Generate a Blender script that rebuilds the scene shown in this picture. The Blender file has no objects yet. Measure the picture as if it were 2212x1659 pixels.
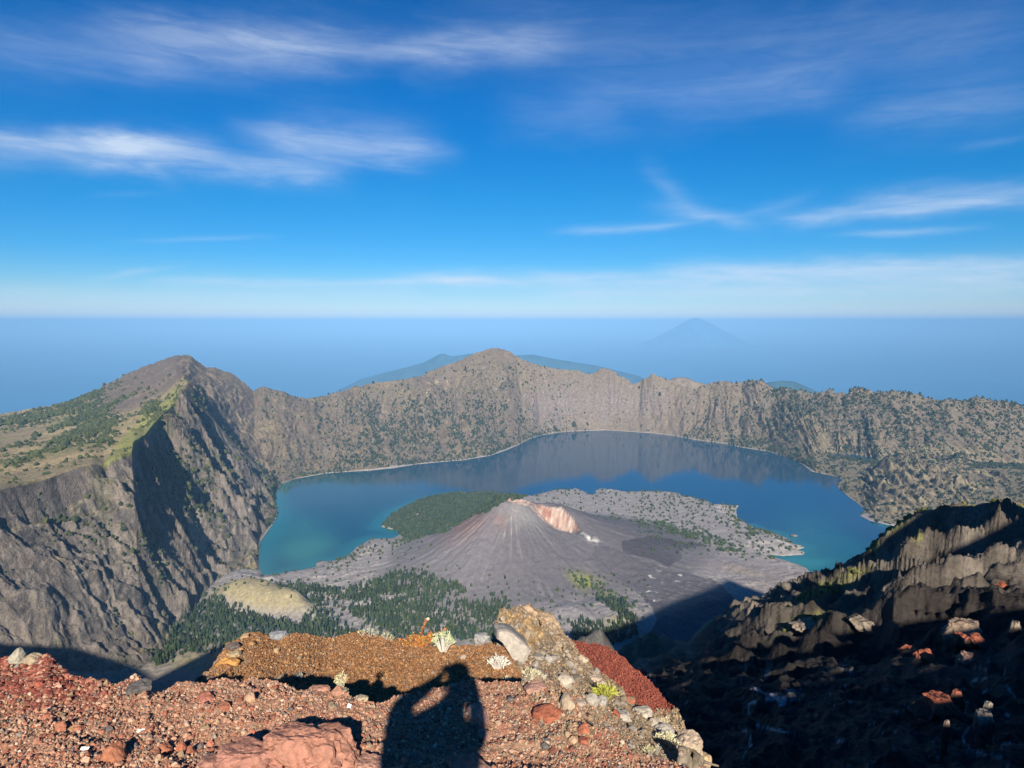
import bpy, math, random
import numpy as np
from mathutils import Vector
rad = math.radians
SC = bpy.context.scene
COL = SC.collection

# ------------------------------------------------------------------ camera
F = 1468.9                      # focal length in units of a 2212 px wide photo
PITCH = rad(5.22)
CP, SP = math.cos(PITCH), math.sin(PITCH)
QUAL = 1.0
LZ = -1260.0                    # crater lake level; the lens is at the origin
cam = bpy.data.cameras.new('camera')
cam.sensor_width = 36.0
cam.lens = F / 2212 * 36.0
cam.clip_start, cam.clip_end = 0.03, 2.0e6
camo = bpy.data.objects.new('camera', cam)
COL.objects.link(camo)
camo.rotation_euler = (math.pi / 2 - PITCH, 0, 0)
SC.camera = camo


def ray(px, py):
    u, v = (px - 1106) / F, (829.5 - py) / F
    return u, CP + v * SP, -SP + v * CP


def at(px, py, Y):
    """point at forward distance Y along the direction a feature is seen in"""
    x, y, z = ray(px, py)
    k = Y / y
    return x * k, Y, z * k


def at_z(px, py, z0):
    x, y, z = ray(px, py)
    k = z0 / z
    return x * k, y * k, z0


def proj(x, y, z):
    yc = y * CP - z * SP
    zc = y * SP + z * CP
    yc = np.maximum(yc, 1e-6)
    return 1106 + F * x / yc, 829.5 - F * zc / yc


# ------------------------------------------------------------------ sun, sky, exposure
lx, ly, lz = ray(980, 1442)     # the photographer's shadow lies opposite the sun
LDIR = Vector((lx, ly, lz)).normalized()
SDIR = -LDIR
sun = bpy.data.lights.new('sun', 'SUN')
sun.energy = 5.0
sun.angle = rad(0.5)
sun.color = (1.0, 0.91, 0.77)
suno = bpy.data.objects.new('sun', sun)
COL.objects.link(suno)
suno.rotation_euler = LDIR.to_track_quat('-Z', 'Y').to_euler()
SUN_EL = math.asin(SDIR.z)
SUN_AZ = math.atan2(SDIR.x, SDIR.y)

SC.view_settings.view_transform = 'Standard'
SC.view_settings.look = 'None'
SC.view_settings.exposure = 0.74
SC.view_settings.gamma = 1.0


class NT:
    """small helper to write node maths"""
    def __init__(self, tree):
        self.t = tree
        self.n = tree.nodes
        self.l = tree.links

    def node(self, kind, **kw):
        nd = self.n.new(kind)
        for k, v in kw.items():
            setattr(nd, k, v)
        return nd

    def put(self, sock, val):
        if isinstance(val, bpy.types.NodeSocket):
            self.l.new(val, sock)
        else:
            sock.default_value = val

    def m(self, op, a, b=0.0, c=0.0, clamp=False):
        nd = self.node('ShaderNodeMath', operation=op, use_clamp=clamp)
        self.put(nd.inputs[0], a)
        self.put(nd.inputs[1], b)
        self.put(nd.inputs[2], c)
        return nd.outputs[0]

    def noise(self, vec, scale, detail=4.0, rough=0.55, dist=0.0):
        nd = self.node('ShaderNodeTexNoise')
        self.l.new(vec, nd.inputs['Vector'])
        nd.inputs['Scale'].default_value = scale
        nd.inputs['Detail'].default_value = detail
        nd.inputs['Roughness'].default_value = rough
        nd.inputs['Distortion'].default_value = dist
        return nd.outputs['Fac']

    def remap(self, v, a, b, c=0.0, d=1.0, smooth=False):
        nd = self.node('ShaderNodeMapRange', clamp=True)
        if smooth:
            nd.interpolation_type = 'SMOOTHSTEP'
        self.put(nd.inputs[0], v)
        for i, q in enumerate((a, b, c, d)):
            self.put(nd.inputs[i + 1], q)
        return nd.outputs[0]

    def mix(self, fac, a, b, blend='MIX'):
        nd = self.node('ShaderNodeMix', data_type='RGBA', blend_type=blend)
        self.put(nd.inputs[0], fac)
        self.put(nd.inputs[6], a)
        self.put(nd.inputs[7], b)
        return nd.outputs[2]

    def comb(self, x, y, z):
        nd = self.node('ShaderNodeCombineXYZ')
        for i, q in enumerate((x, y, z)):
            self.put(nd.inputs[i], q)
        return nd.outputs[0]

    def ramp(self, fac, stops):
        nd = self.node('ShaderNodeValToRGB')
        e = nd.color_ramp.elements
        while len(e) < len(stops):
            e.new(0.5)
        for q, (p, c) in zip(e, stops):
            q.position = p
            q.color = (*c, 1)
        self.put(nd.inputs[0], fac)
        return nd.outputs[0]


def build_world():
    w = bpy.data.worlds.new('World')
    SC.world = w
    w.use_nodes = True
    w.node_tree.nodes.clear()
    q = NT(w.node_tree)
    sky = q.node('ShaderNodeTexSky', sky_type='NISHITA', sun_disc=False)
    sky.sun_elevation = SUN_EL
    sky.sun_rotation = SUN_AZ
    sky.altitude = 3400
    sky.air_density = 1.0
    sky.dust_density = SKY_DUST
    sky.ozone_density = 3.0
    hs = q.node('ShaderNodeHueSaturation')
    hs.inputs['Hue'].default_value = 0.495
    hs.inputs['Saturation'].default_value = SKY_SAT
    hs.inputs['Value'].default_value = 1.0
    q.l.new(sky.outputs[0], hs.inputs['Color'])
    # thin cirrus, laid out by azimuth and elevation on the dome
    tc = q.node('ShaderNodeTexCoord')
    sp = q.node('ShaderNodeSeparateXYZ')
    q.l.new(tc.outputs['Generated'], sp.inputs[0])
    X, Y, Z = sp.outputs
    az = q.m('ARCTAN2', X, Y)
    el = q.m('ARCSINE', Z)
    vec = q.comb(az, q.m('MULTIPLY', el, 3.0), 0.0)
    warp = q.m('MULTIPLY', q.m('SUBTRACT', q.noise(vec, 9.0, 5, 0.6), 0.5), 0.045)
    fib = q.noise(q.comb(q.m('MULTIPLY_ADD', el, 1.6, az), q.m('MULTIPLY', el, 7.0), 3.3), 8.0, 11, 0.66, 0.7)
    fib = q.remap(fib, 0.25, 0.76, 0.32, 1.25)
    total = None
    for (x1, y1, x2, y2, wpx, s) in STREAKS:
        d1, d2 = Vector(ray(x1, y1)).normalized(), Vector(ray(x2, y2)).normalized()
        a1, e1 = math.atan2(d1.x, d1.y), math.asin(d1.z)
        a2, e2 = math.atan2(d2.x, d2.y), math.asin(d2.z)
        da, de = a2 - a1, e2 - e1
        ln = math.hypot(da, de)
        ca, sa = da / ln, de / ln
        wv = wpx / F
        ra = q.m('SUBTRACT', az, a1)
        re = q.m('SUBTRACT', el, e1)
        t = q.m('ADD', q.m('MULTIPLY', ra, ca), q.m('MULTIPLY', re, sa))
        d = q.m('SUBTRACT', q.m('MULTIPLY', re, ca), q.m('MULTIPLY', ra, sa))
        d = q.m('ADD', d, q.m('MULTIPLY', warp, min(1.0, wpx / 22)))
        g = q.m('EXPONENT', q.m('MULTIPLY', q.m('POWER', q.m('ABSOLUTE', q.m('DIVIDE', d, wv)), 1.7), -1.0))
        ends = max(0.05, wv * 2.0)
        m1 = q.remap(t, -ends, ends, 0, 1, True)
        m2 = q.remap(q.m('SUBTRACT', ln, t), -ends, ends, 0, 1, True)
        v = q.m('MULTIPLY', q.m('MULTIPLY', g, s), q.m('MULTIPLY', m1, m2))
        total = v if total is None else q.m('ADD', total, v)
    veil = q.remap(q.noise(q.comb(az, q.m('MULTIPLY', el, 2.6), 8.1), 3.2, 6, 0.6, 0.5), 0.50, 0.80, 0.0, 0.09)
    veil = q.m('MULTIPLY', veil, q.remap(el, 0.10, 0.35))
    total = q.m('MULTIPLY', q.m('ADD', total, veil), fib)
    total = q.m('MINIMUM', total, 0.82)
    grad = q.ramp(q.remap(el, 0.0, 0.5), SKY_GAIN)
    base = q.mix(1.0, hs.outputs[0], grad, 'MULTIPLY')
    colr = q.mix(total, base, CLOUD_COL)
    bg = q.node('ShaderNodeBackground')
    q.l.new(colr, bg.inputs[0])
    bg.inputs[1].default_value = SKY_STRENGTH
    out = q.node('ShaderNodeOutputWorld')
    q.l.new(bg.outputs[0], out.inputs[0])


SKY_DUST, SKY_SAT, SKY_STRENGTH = 0.5, 1.35, 0.066
SKY_GAIN = [(0.0, (.90, .73, .77)), (.09, (.74, .77, .78)), (.18, (.46, .80, .90)), (.35, (.32, .90, 1.0)), (.61, (.17, .93, 1.15)), (1.0, (.15, .82, 1.06))]
CLOUD_COL = (6.4, 7.4, 8.8, 1)
STREAKS = [
    (-60, 105, 700, 85, 44, .19), (250, 62, 1200, 98, 26, .23), (820, 95, 1150, 82, 18, .14), (300, 130, 760, 120, 40, .10),
    (-60, 298, 420, 312, 20, .54), (180, 316, 720, 374, 24, .46), (300, 335, 345, 372, 14, .22), (-60, 340, 300, 352, 18, .16),
    (540, 280, 950, 328, 22, .38), (600, 325, 880, 350, 18, .26), (620, 255, 900, 280, 30, .12),
    (1000, 60, 2260, 60, 66, .11), (1250, 205, 1800, 188, 34, .14), (1120, 240, 1330, 262, 40, .09), (1850, 262, 2260, 195, 30, .16),
    (1230, 500, 1480, 485, 8, .34), (1420, 385, 1490, 445, 18, .24), (1440, 452, 1600, 482, 13, .36), (1600, 470, 1720, 430, 12, .18),
    (1700, 470, 2260, 428, 14, .46), (1880, 430, 2260, 405, 15, .36), (1850, 505, 2080, 495, 6, .32), (2120, 310, 2170, 302, 7, .2),
    (230, 597, 345, 580, 6, .30), (360, 610, 1100, 606, 9, .44), (900, 604, 2260, 590, 16, .56), (1450, 585, 2260, 564, 15, .48),
    (1200, 636, 2260, 620, 12, .46), (300, 520, 560, 512, 5, .14), (260, 420, 300, 418, 6, .14), (-60, 640, 900, 632, 14, .22),
]
build_world()


# ------------------------------------------------------------------ noise
_rs = np.random.RandomState(7)
_PERM = np.concatenate([_rs.permutation(256)] * 2).astype(np.int64)
_GA = _rs.rand(256) * 2 * np.pi
_GX, _GY = np.cos(_GA).astype(np.float32), np.sin(_GA).astype(np.float32)


def perlin(x, y, seed=0):
    x = np.asarray(x, np.float64) + seed * 17.31
    y = np.asarray(y, np.float64) + seed * 5.77
    xi, yi = np.floor(x).astype(np.int64), np.floor(y).astype(np.int64)
    xf, yf = (x - xi).astype(np.float32), (y - yi).astype(np.float32)
    u = xf * xf * xf * (xf * (xf * 6 - 15) + 10)
    v = yf * yf * yf * (yf * (yf * 6 - 15) + 10)
    xi &= 255
    yi &= 255
    x1, y1 = (xi + 1) & 255, (yi + 1) & 255
    pa, pb = _PERM[xi], _PERM[x1]
    h00, h10 = _PERM[(pa + yi) & 255], _PERM[(pb + yi) & 255]
    h01, h11 = _PERM[(pa + y1) & 255], _PERM[(pb + y1) & 255]
    n00 = _GX[h00] * xf + _GY[h00] * yf
    n10 = _GX[h10] * (xf - 1) + _GY[h10] * yf
    n01 = _GX[h01] * xf + _GY[h01] * (yf - 1)
    n11 = _GX[h11] * (xf - 1) + _GY[h11] * (yf - 1)
    a = n00 + u * (n10 - n00)
    b = n01 + u * (n11 - n01)
    return (a + v * (b - a)) * 1.45


def fbm(x, y, octs=4, seed=0, gain=0.5, lac=2.03):
    s, a, t = 0, 1.0, 0.0
    for i in range(octs):
        s = s + a * perlin(x, y, seed + i * 3)
        t += a
        a *= gain
        x, y = x * lac, y * lac
    return s / t


def ridged(x, y, octs=4, seed=0, gain=0.5, lac=2.07):
    """0..1, sharp crests"""
    s, a, t = 0, 1.0, 0.0
    for i in range(octs):
        s = s + a * (1 - np.abs(perlin(x, y, seed + i * 3)) * 1.6)
        t += a
        a *= gain
        x, y = x * lac, y * lac
    return np.clip(s / t, 0, 1)


def smooth(a, b, x):
    t = np.clip((np.asarray(x, np.float64) - a) / (b - a), 0, 1)
    return t * t * (3 - 2 * t)


def blob(px, py, cx, cy, rx, ry, ang=0.0, p=2.0):
    c, s = math.cos(rad(ang)), math.sin(rad(ang))
    dx, dy = px - cx, py - cy
    a, b = (dx * c + dy * s) / rx, (-dx * s + dy * c) / ry
    return np.exp(-(a * a + b * b) ** (p / 2))


def in_poly(px, py, poly):
    ins = np.zeros(px.shape, bool)
    n = len(poly)
    xs = [p[0] for p in poly]
    ys = [p[1] for p in poly]
    bb = (px > min(xs)) & (px < max(xs)) & (py > min(ys)) & (py < max(ys))
    X, Y = px[bb], py[bb]
    r = np.zeros(X.shape, bool)
    j = n - 1
    for i in range(n):
        xi, yi, xj, yj = xs[i], ys[i], xs[j], ys[j]
        if yi != yj:
            r ^= ((yi > Y) != (yj > Y)) & (X < (xj - xi) * (Y - yi) / (yj - yi) + xi)
        j = i
    ins[bb] = r
    return ins


def poly_dist(x, y, poly, limit=None):
    """signed distance to a closed polygon, positive outside"""
    d2 = np.full(x.shape, 1e18)
    n = len(poly)
    for i in range(n):
        ax, ay = poly[i]
        bx, by = poly[(i + 1) % n]
        ex, ey = bx - ax, by - ay
        t = np.clip(((x - ax) * ex + (y - ay) * ey) / (ex * ex + ey * ey + 1e-9), 0, 1)
        d2 = np.minimum(d2, (x - ax - t * ex) ** 2 + (y - ay - t * ey) ** 2)
    d = np.sqrt(d2)
    return np.where(in_poly(x, y, poly), -d, d)


# ------------------------------------------------------------------ mesh and material helpers
def mesh_obj(name, verts, faces, mat, cols=None, parent=None, smooth_shade=True, loc=None):
    """faces: (M,3) or (M,4) array, or a list of such arrays"""
    me = bpy.data.meshes.new(name)
    v = np.ascontiguousarray(verts, np.float32)
    fl = faces if isinstance(faces, list) else [faces]
    fl = [np.asarray(f, np.int32) for f in fl if len(f)]
    loops = np.concatenate([f.ravel() for f in fl])
    cnt = np.concatenate([np.full(len(f), f.shape[1], np.int32) for f in fl])
    start = np.concatenate([[0], np.cumsum(cnt)[:-1]]).astype(np.int32)
    me.vertices.add(len(v))
    me.vertices.foreach_set('co', v.ravel())
    me.loops.add(len(loops))
    me.loops.foreach_set('vertex_index', loops)
    me.polygons.add(len(cnt))
    me.polygons.foreach_set('loop_start', start)
    me.polygons.foreach_set('loop_total', cnt)
    me.polygons.foreach_set('use_smooth', np.full(len(cnt), smooth_shade, bool))
    me.update(calc_edges=True)
    if cols is not None:
        c = np.ones((len(v), 4), np.float32)
        c[:, :3] = cols
        at_ = me.color_attributes.new('col', 'FLOAT_COLOR', 'POINT')
        at_.data.foreach_set('color', c.ravel())
    if mat:
        me.materials.append(mat)
    o = bpy.data.objects.new(name, me)
    COL.objects.link(o)
    if parent:
        o.parent = parent
    if loc is not None:
        o.location = loc
    return o


def tag(o, label=None, cat=None, group=None, kind=None):
    if label:
        o['label'] = label
    if cat:
        o['category'] = cat
    if group:
        o['group'] = group
    if kind:
        o['kind'] = kind
    return o


def empty(name, loc=(0, 0, 0), rz=0.0):
    o = bpy.data.objects.new(name, None)
    o.empty_display_size = 0.1
    COL.objects.link(o)
    o.location = loc
    o.rotation_euler = (0, 0, rz)
    return o


def land_mat(name, sc, bump=0.0, var=0.35, rough=0.95, fine=8.0, sat_var=0.0):
    """albedo from the 'col' attribute, broken up by noise at size sc (metres) and bumped"""
    m = bpy.data.materials.new(name)
    m.use_nodes = True
    q = NT(m.node_tree)
    b = m.node_tree.nodes['Principled BSDF']
    b.inputs['Roughness'].default_value = rough
    b.inputs['Specular IOR Level'].default_value = 0.15
    a = q.node('ShaderNodeAttribute', attribute_name='col')
    tc = q.node('ShaderNodeTexCoord')
    n1 = q.noise(tc.outputs['Object'], 1.0 / sc, 6, 0.62)
    n2 = q.noise(tc.outputs['Object'], fine / sc, 4, 0.6)
    k = q.m('ADD', q.remap(n1, 0.3, 0.7, 1 - var, 1 + var), q.remap(n2, 0.3, 0.7, -var * 0.6, var * 0.6))
    c = q.node('ShaderNodeVectorMath', operation='SCALE')
    q.l.new(a.outputs['Color'], c.inputs[0])
    q.l.new(k, c.inputs['Scale'])
    q.l.new(c.outputs[0], b.inputs['Base Color'])
    if bump:
        bp = q.node('ShaderNodeBump')
        bp.inputs['Strength'].default_value = 0.9
        bp.inputs['Distance'].default_value = bump
        q.l.new(q.m('ADD', n1, q.m('MULTIPLY', n2, 0.35)), bp.inputs['Height'])
        q.l.new(bp.outputs[0], b.inputs['Normal'])
    return m


def plain_mat(name, col, rough=0.8, var=0.25, sc=0.05, spec=0.2, bump=0.0, attr=False):
    m = bpy.data.materials.new(name)
    m.use_nodes = True
    q = NT(m.node_tree)
    b = m.node_tree.nodes['Principled BSDF']
    b.inputs['Roughness'].default_value = rough
    b.inputs['Specular IOR Level'].default_value = spec
    tc = q.node('ShaderNodeTexCoord')
    n = q.noise(tc.outputs['Object'], 1.0 / sc, 6, 0.65)
    c = q.node('ShaderNodeVectorMath', operation='SCALE')
    if attr:
        a = q.node('ShaderNodeAttribute', attribute_name='col')
        q.l.new(a.outputs['Color'], c.inputs[0])
    else:
        c.inputs[0].default_value = col
    q.l.new(q.remap(n, 0.3, 0.7, 1 - var, 1 + var), c.inputs['Scale'])
    q.l.new(c.outputs[0], b.inputs['Base Color'])
    if bump:
        bp = q.node('ShaderNodeBump')
        bp.inputs['Strength'].default_value = 1.0
        bp.inputs['Distance'].default_value = bump
        q.l.new(n, bp.inputs['Height'])
        q.l.new(bp.outputs[0], b.inputs['Normal'])
    return m


def grid_faces(nr, nc, mask=None):
    i = np.arange(nr - 1)[:, None] * nc + np.arange(nc - 1)[None, :]
    f = np.stack([i, i + 1, i + nc + 1, i + nc], -1)
    if mask is not None:
        return f[mask]
    return f.reshape(-1, 4)


def take(verts, faces, cols):
    """keep only the vertices a subset of faces uses"""
    u, inv = np.unique(faces.ravel(), return_inverse=True)
    return verts[u], inv.reshape(faces.shape), cols[u]


def PP(px, py, Y):
    x, y, z = at(px, py, Y)
    return math.atan2(x, y), math.hypot(x, y), z


def PL(px, py):
    x, y, z = at_z(px, py, LZ)
    return math.atan2(x, y), math.hypot(x, y), z


def AZ(deg, r, z):
    return rad(deg), r, z


def line(pts, azs):
    p = np.array(sorted(pts))
    return np.interp(azs, p[:, 0], p[:, 1]), np.interp(azs, p[:, 0], p[:, 2])


def lerp_rows(Rk, Zk, rows):
    """stack feature lines into a (rows, columns) surface; returns r, z and the running line index"""
    rs, zs, ts = [], [], []
    for k, n in enumerate(rows):
        t = np.arange(n)[:, None] / n
        rs.append(Rk[k] + (Rk[k + 1] - Rk[k]) * t)
        zs.append(Zk[k] + (Zk[k + 1] - Zk[k]) * t)
        ts.append(k + t + 0 * Rk[k])
    rs.append(Rk[-1][None])
    zs.append(Zk[-1][None])
    ts.append(np.full((1, Rk[-1].size), float(len(rows))))
    return np.concatenate(rs), np.concatenate(zs), np.concatenate(ts)


def C3(*c):
    return np.array(c, np.float32)


def paint(col, mask, c):
    m = np.clip(mask, 0, 1)[..., None].astype(np.float32)
    col *= (1 - m)
    col += m * np.asarray(c, np.float32)

# ------------------------------------------------------------------ caldera: walls, floor, cone
SHORE = [(590, 1243), (566, 1241), (559, 1225), (562, 1170), (590, 1132), (597, 1118), (601, 1102), (594, 1085), (597, 1062), (610, 1045), (640, 1034),
         (700, 1023), (750, 1019), (800, 1016), (850, 1011), (900, 1003), (950, 998), (1000, 994), (1060, 984), (1095, 972),
         (1120, 961), (1145, 948), (1170, 940), (1200, 935), (1230, 932), (1310, 929), (1400, 935), (1450, 941), (1480, 946), (1500, 950),
         (1560, 958), (1600, 966), (1660, 975), (1700, 988), (1730, 1001), (1752, 1018), (1775, 1023), (1800, 1028), (1822, 1036),
         (1808, 1044), (1812, 1055), (1835, 1075), (1850, 1085), (1868, 1101), (1861, 1108), (1858, 1114),
         (1880, 1125), (1910, 1132), (1945, 1138), (2000, 1152), (2120, 1190), (2050, 1255), (1900, 1280), (1820, 1262), (1785, 1250), (1757, 1243),
         (1742, 1228), (1722, 1219), (1680, 1206), (1664, 1204), (1664, 1198), (1690, 1201), (1735, 1198), (1738, 1193), (1722, 1188), (1737, 1183), (1733, 1179), (1716, 1176), (1700, 1163),
         (1672, 1152), (1640, 1146), (1618, 1134), (1592, 1118), (1590, 1100), (1596, 1092), (1575, 1092), (1545, 1091), (1528, 1083), (1500, 1076), (1474, 1073),
         (1466, 1065), (1440, 1064), (1400, 1063), (1360, 1064), (1330, 1060), (1296, 1055), (1286, 1060), (1289, 1068), (1275, 1070), (1262, 1062), (1243, 1054), (1232, 1059), (1195, 1059), (1160, 1068),
         (1145, 1072), (1110, 1068), (1060, 1064), (1000, 1066), (950, 1072), (915, 1080), (885, 1092), (858, 1103), (845, 1116), (830, 1132), (824, 1138), (840, 1142), (861, 1147),
         (862, 1156), (850, 1163), (810, 1164), (795, 1168), (786, 1174), (770, 1182), (757, 1196), (745, 1206), (715, 1212), (690, 1213), (683, 1218), (684, 1224), (650, 1232), (620, 1236)]
SHORE_W = [at_z(px, py, LZ)[:2] for px, py in SHORE]

NAZ = int(1500 * QUAL)
azs = np.linspace(rad(-46), rad(45), NAZ)
deg = np.degrees(azs)

# toe of the walls / far shoreline
A_pts = [PP(-300, 1500, 1600), PP(-150, 1480, 1800), PP(0, 1455, 1990), PP(100, 1455, 2070), PP(250, 1455, 2240), PP(330, 1445, 2350), PP(405, 1400, 2600),
         PP(435, 1330, 2900), PP(470, 1282, 3130), PP(530, 1254, 3300)] + \
        [PL(*p) for p in [(558, 1238), (562, 1168), (590, 1130), (598, 1112), (604, 1052), (640, 1034), (700, 1023), (800, 1016), (900, 1003), (1000, 994), (1060, 984),
                          (1120, 961), (1170, 940), (1230, 932), (1310, 929), (1400, 935), (1500, 950), (1600, 966), (1660, 975), (1730, 1001), (1760, 1020),
                          (1806, 1033), (1814, 1058), (1850, 1085), (1872, 1112), (1890, 1128), (1945, 1138), (2000, 1152), (2212, 1180), (2500, 1210)]]
RA, ZA = line(A_pts, azs)
D_pts = [PP(*p) for p in [(-300, 940, 6000), (-100, 905, 6300), (0, 893, 6500), (50, 886, 6500), (100, 877, 6500), (150, 868, 6600), (180, 856, 6700), (215, 838, 6850), (250, 820, 7000),
         (300, 796, 7200), (350, 778, 7400), (380, 768, 7500), (397, 766, 7500), (412, 769, 7500), (428, 782, 7500), (445, 793, 7480), (465, 794, 7480), (480, 800, 7480), (500, 806, 7450), (525, 824, 7400), (548, 845, 7300),
         (558, 838, 7250), (570, 835, 7200), (590, 842, 7200), (612, 846, 7200), (640, 858, 7200), (665, 861, 7200), (690, 857, 7250), (705, 853, 7300), (740, 845, 7400), (770, 834, 7500), (800, 828, 7600),
         (850, 823, 7700), (900, 815, 7900), (920, 806, 8000), (945, 795, 8100), (980, 784, 8200), (1010, 770, 8300), (1040, 758, 8350), (1060, 753, 8380), (1078, 752, 8400), (1100, 759, 8400), (1125, 775, 8350), (1150, 785, 8300),
         (1175, 791, 8300), (1205, 797, 8300), (1232, 798, 8300), (1250, 800, 8300), (1262, 806, 8300), (1280, 806, 8280), (1296, 798, 8250), (1308, 796, 8250), (1325, 803, 8200), (1345, 815, 8150), (1370, 829, 8100), (1383, 826, 8100),
         (1392, 817, 8050), (1408, 809, 8000), (1425, 810, 8000), (1440, 820, 8000), (1460, 830, 7950), (1500, 840, 7900), (1522, 831, 7900), (1542, 828, 7900), (1558, 823, 7850), (1587, 827, 7800), (1606, 826, 7800), (1618, 820, 7750),
         (1633, 819, 7700), (1655, 827, 7650), (1680, 839, 7600), (1694, 837, 7550), (1712, 843, 7500), (1735, 844, 7450), (1757, 851, 7400), (1775, 846, 7350), (1793, 840, 7300), (1808, 848, 7250), (1829, 848, 7200),
         (1848, 838, 7200), (1866, 839, 7200), (1900, 849, 7100), (1928, 845, 7050), (1967, 849, 7000), (1989, 856, 7000), (2016, 865, 6950), (2057, 862, 6900), (2071, 867, 6900), (2110, 858, 6900), (2126, 860, 6900), (2154, 867, 6900),
         (2184, 867, 6900), (2212, 874, 6900), (2400, 890, 6800), (2600, 910, 6800)]]
RD, ZD = line(D_pts, azs)
RBa, ZBa = RA + .45 * (RD - RA), ZA + .34 * (ZD - ZA)
RCa, ZCa = RA + .74 * (RD - RA), ZA + .66 * (ZD - ZA)


def auto(pts, R0, Z0, azlist):
    return pts + [(a, float(np.interp(a, azs, R0)), float(np.interp(a, azs, Z0))) for a in azlist]


auto_az = [PP(x, y, 7000)[0] for x, y in [(700, 950), (760, 940), (820, 930), (900, 920), (1000, 900), (1100, 880), (1200, 880), (1300, 880), (1400, 890), (1500, 900), (1600, 910), (1680, 920), (1730, 930)]]
auto_az = list(np.linspace(auto_az[0], auto_az[-1], 60))
B_pts = [PP(*p) for p in [(-300, 1110, 1830), (-100, 1075, 2120), (0, 1053, 2300), (50, 1044, 2400), (100, 1030, 2500), (150, 1014, 2610), (200, 1001, 2715), (225, 1003, 2780), (250, 985, 2840), (285, 972, 2930), (287, 955, 2980), (312, 940, 3280), (340, 905, 3640),
         (362, 885, 3920), (380, 868, 4150), (388, 842, 4300), (402, 838, 4400), (420, 855, 4480), (440, 878, 4560), (480, 928, 4700), (520, 972, 4830), (560, 1010, 4930), (592, 1046, 5020)]] + [tuple(a + b for a, b in zip(PL(606, 1050), (0, 20, 8)))]
B_pts = auto(B_pts, RBa, ZBa, auto_az) + [PP(*p) for p in [(1795, 1012, 6150), (1850, 1045, 5450), (1880, 1028, 5450), (1920, 1008, 5500), (1960, 1003, 5600), (2010, 1006, 5650), (2050, 1008, 5700), (2100, 1035, 5400), (2212, 1060, 5300), (2500, 1080, 5300)]]
RB, ZB = line(B_pts, azs)
C_pts = [PP(*p) for p in [(-300, 1010, 3300), (-100, 985, 3800), (0, 965, 4300), (100, 948, 4600), (200, 918, 5000), (285, 890, 5100), (340, 862, 5300), (382, 830, 5200), (395, 826, 5300), (410, 833, 5380), (440, 862, 5480),
         (480, 912, 5580), (520, 955, 5580), (560, 992, 5530), (595, 1035, 5450)]] + [tuple(a + b for a, b in zip(PL(612, 1044), (0, 200, 60)))]
C_pts = auto(C_pts, RCa, ZCa, auto_az) + [PP(*p) for p in [(1795, 1000, 6400), (1850, 1010, 6200), (1880, 1008, 6100), (1960, 992, 6150), (2050, 990, 6150), (2100, 1005, 6050), (2212, 1035, 5950), (2500, 1050, 5900)]]
RC, ZC = line(C_pts, azs)
RE, ZE = RD + 700, ZD - 330
RF, ZF = RD + 9000, np.full(NAZ, -3480.0)
wl = smooth(-24.5, -26.3, deg)          # where the left wall closes the floor off
RN2 = np.where(wl > 0.5, RA * .97, np.minimum(3400, RA * .97))
ZN2 = np.where(wl > 0.5, ZA - 25, LZ + 32)
RN1 = np.minimum(2300, RA * .93)
ZN1 = np.where(wl > 0.5, ZA - 55, LZ + 62)
k = np.ones(41) / 41


def soft(v):
    return np.convolve(np.pad(v, 20, mode='edge'), k, 'valid')


RN1, ZN1, RN2, ZN2 = soft(RN1), soft(ZN1), soft(RN2), soft(ZN2)
RN0, ZN0 = RN1 * 0.55, ZN1 * 0.8
rows = [int(n * QUAL) for n in (8, 210, 430, 250, 150, 200, 14, 5)]
r, z, tt = lerp_rows([RN0, RN1, RN2, RA, RB, RC, RD, RE, RF], [ZN0, ZN1, ZN2, ZA, ZB, ZC, ZD, ZE, ZF], rows)
NR = r.shape[0]
azg = np.broadcast_to(azs, r.shape)
dg = np.degrees(azg)
x, y = r * np.sin(azg), r * np.cos(azg)

# --- relief
sAB = np.clip((tt - 3), 0, 1)
onAB = ((tt >= 3) & (tt <= 4.0))
sAD = np.clip((r - RA) / (RD - RA), 0, 1)
onAD = ((tt >= 3) & (tt <= 6.0))
leftw = smooth(-19.2, -20.5, dg)
wx = fbm(x / 900, y / 900, 3, 31) * 160
# left wall: gullies run straight down the fall line, across the sun
prof = smooth(0, .10, sAB) * (1 - smooth(.86, 1.0, sAB) * .93) * onAB
cc = y - .42 * (x + 1500) + wx * 1.5 + fbm(x / 300, y / 300, 3, 5) * 110 + fbm(x / 90, y / 90, 3, 7) * 26
g1 = 1 - ridged(cc / 600, x / 2600 + 1.7, 1, 13)
g2 = 1 - ridged(cc / 230, x / 900, 2, 15)
g3 = 1 - ridged(cc / 88, x / 260, 3, 19)
g4 = ridged((cc + x * .35) / 42, x / 90, 3, 23)
iso = ridged(x / 190 + wx / 300, y / 190, 4, 29)
near_amp = np.clip(y / 3600, .5, 1.05)
wr = leftw * prof * near_amp
z = z + wr * ((np.minimum(g1, .55) - .35) * 250 + (g2 - .4) * 150 + (g3 - .42) * 92 + (iso - .6) * 46 + (g4 - .6) * 48 + (ridged((cc - x * .5) / 23, x / 48 + 7, 3, 27) - .6) * 22 + fbm(x / 17, y / 17, 3, 25) * 8)
# tilted lava beds: steep faces over ledges
bed = z + .12 * y - .06 * x + fbm(x / 240, y / 240, 3, 41) * 60
z = z + wr * (7.0 * np.sin(bed / 62 * 2 * np.pi) + 3.0 * np.sin(bed / 23 * 2 * np.pi + 2 * fbm(x / 100, y / 100, 2, 43)))
# rim edge of the left wall is bitten by the gully heads
z = z - leftw * smooth(.80, .985, sAB) * onAB * (1 - smooth(.985, 1, sAB)) * np.clip(.45 - g2, 0, 1) * 70
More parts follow.
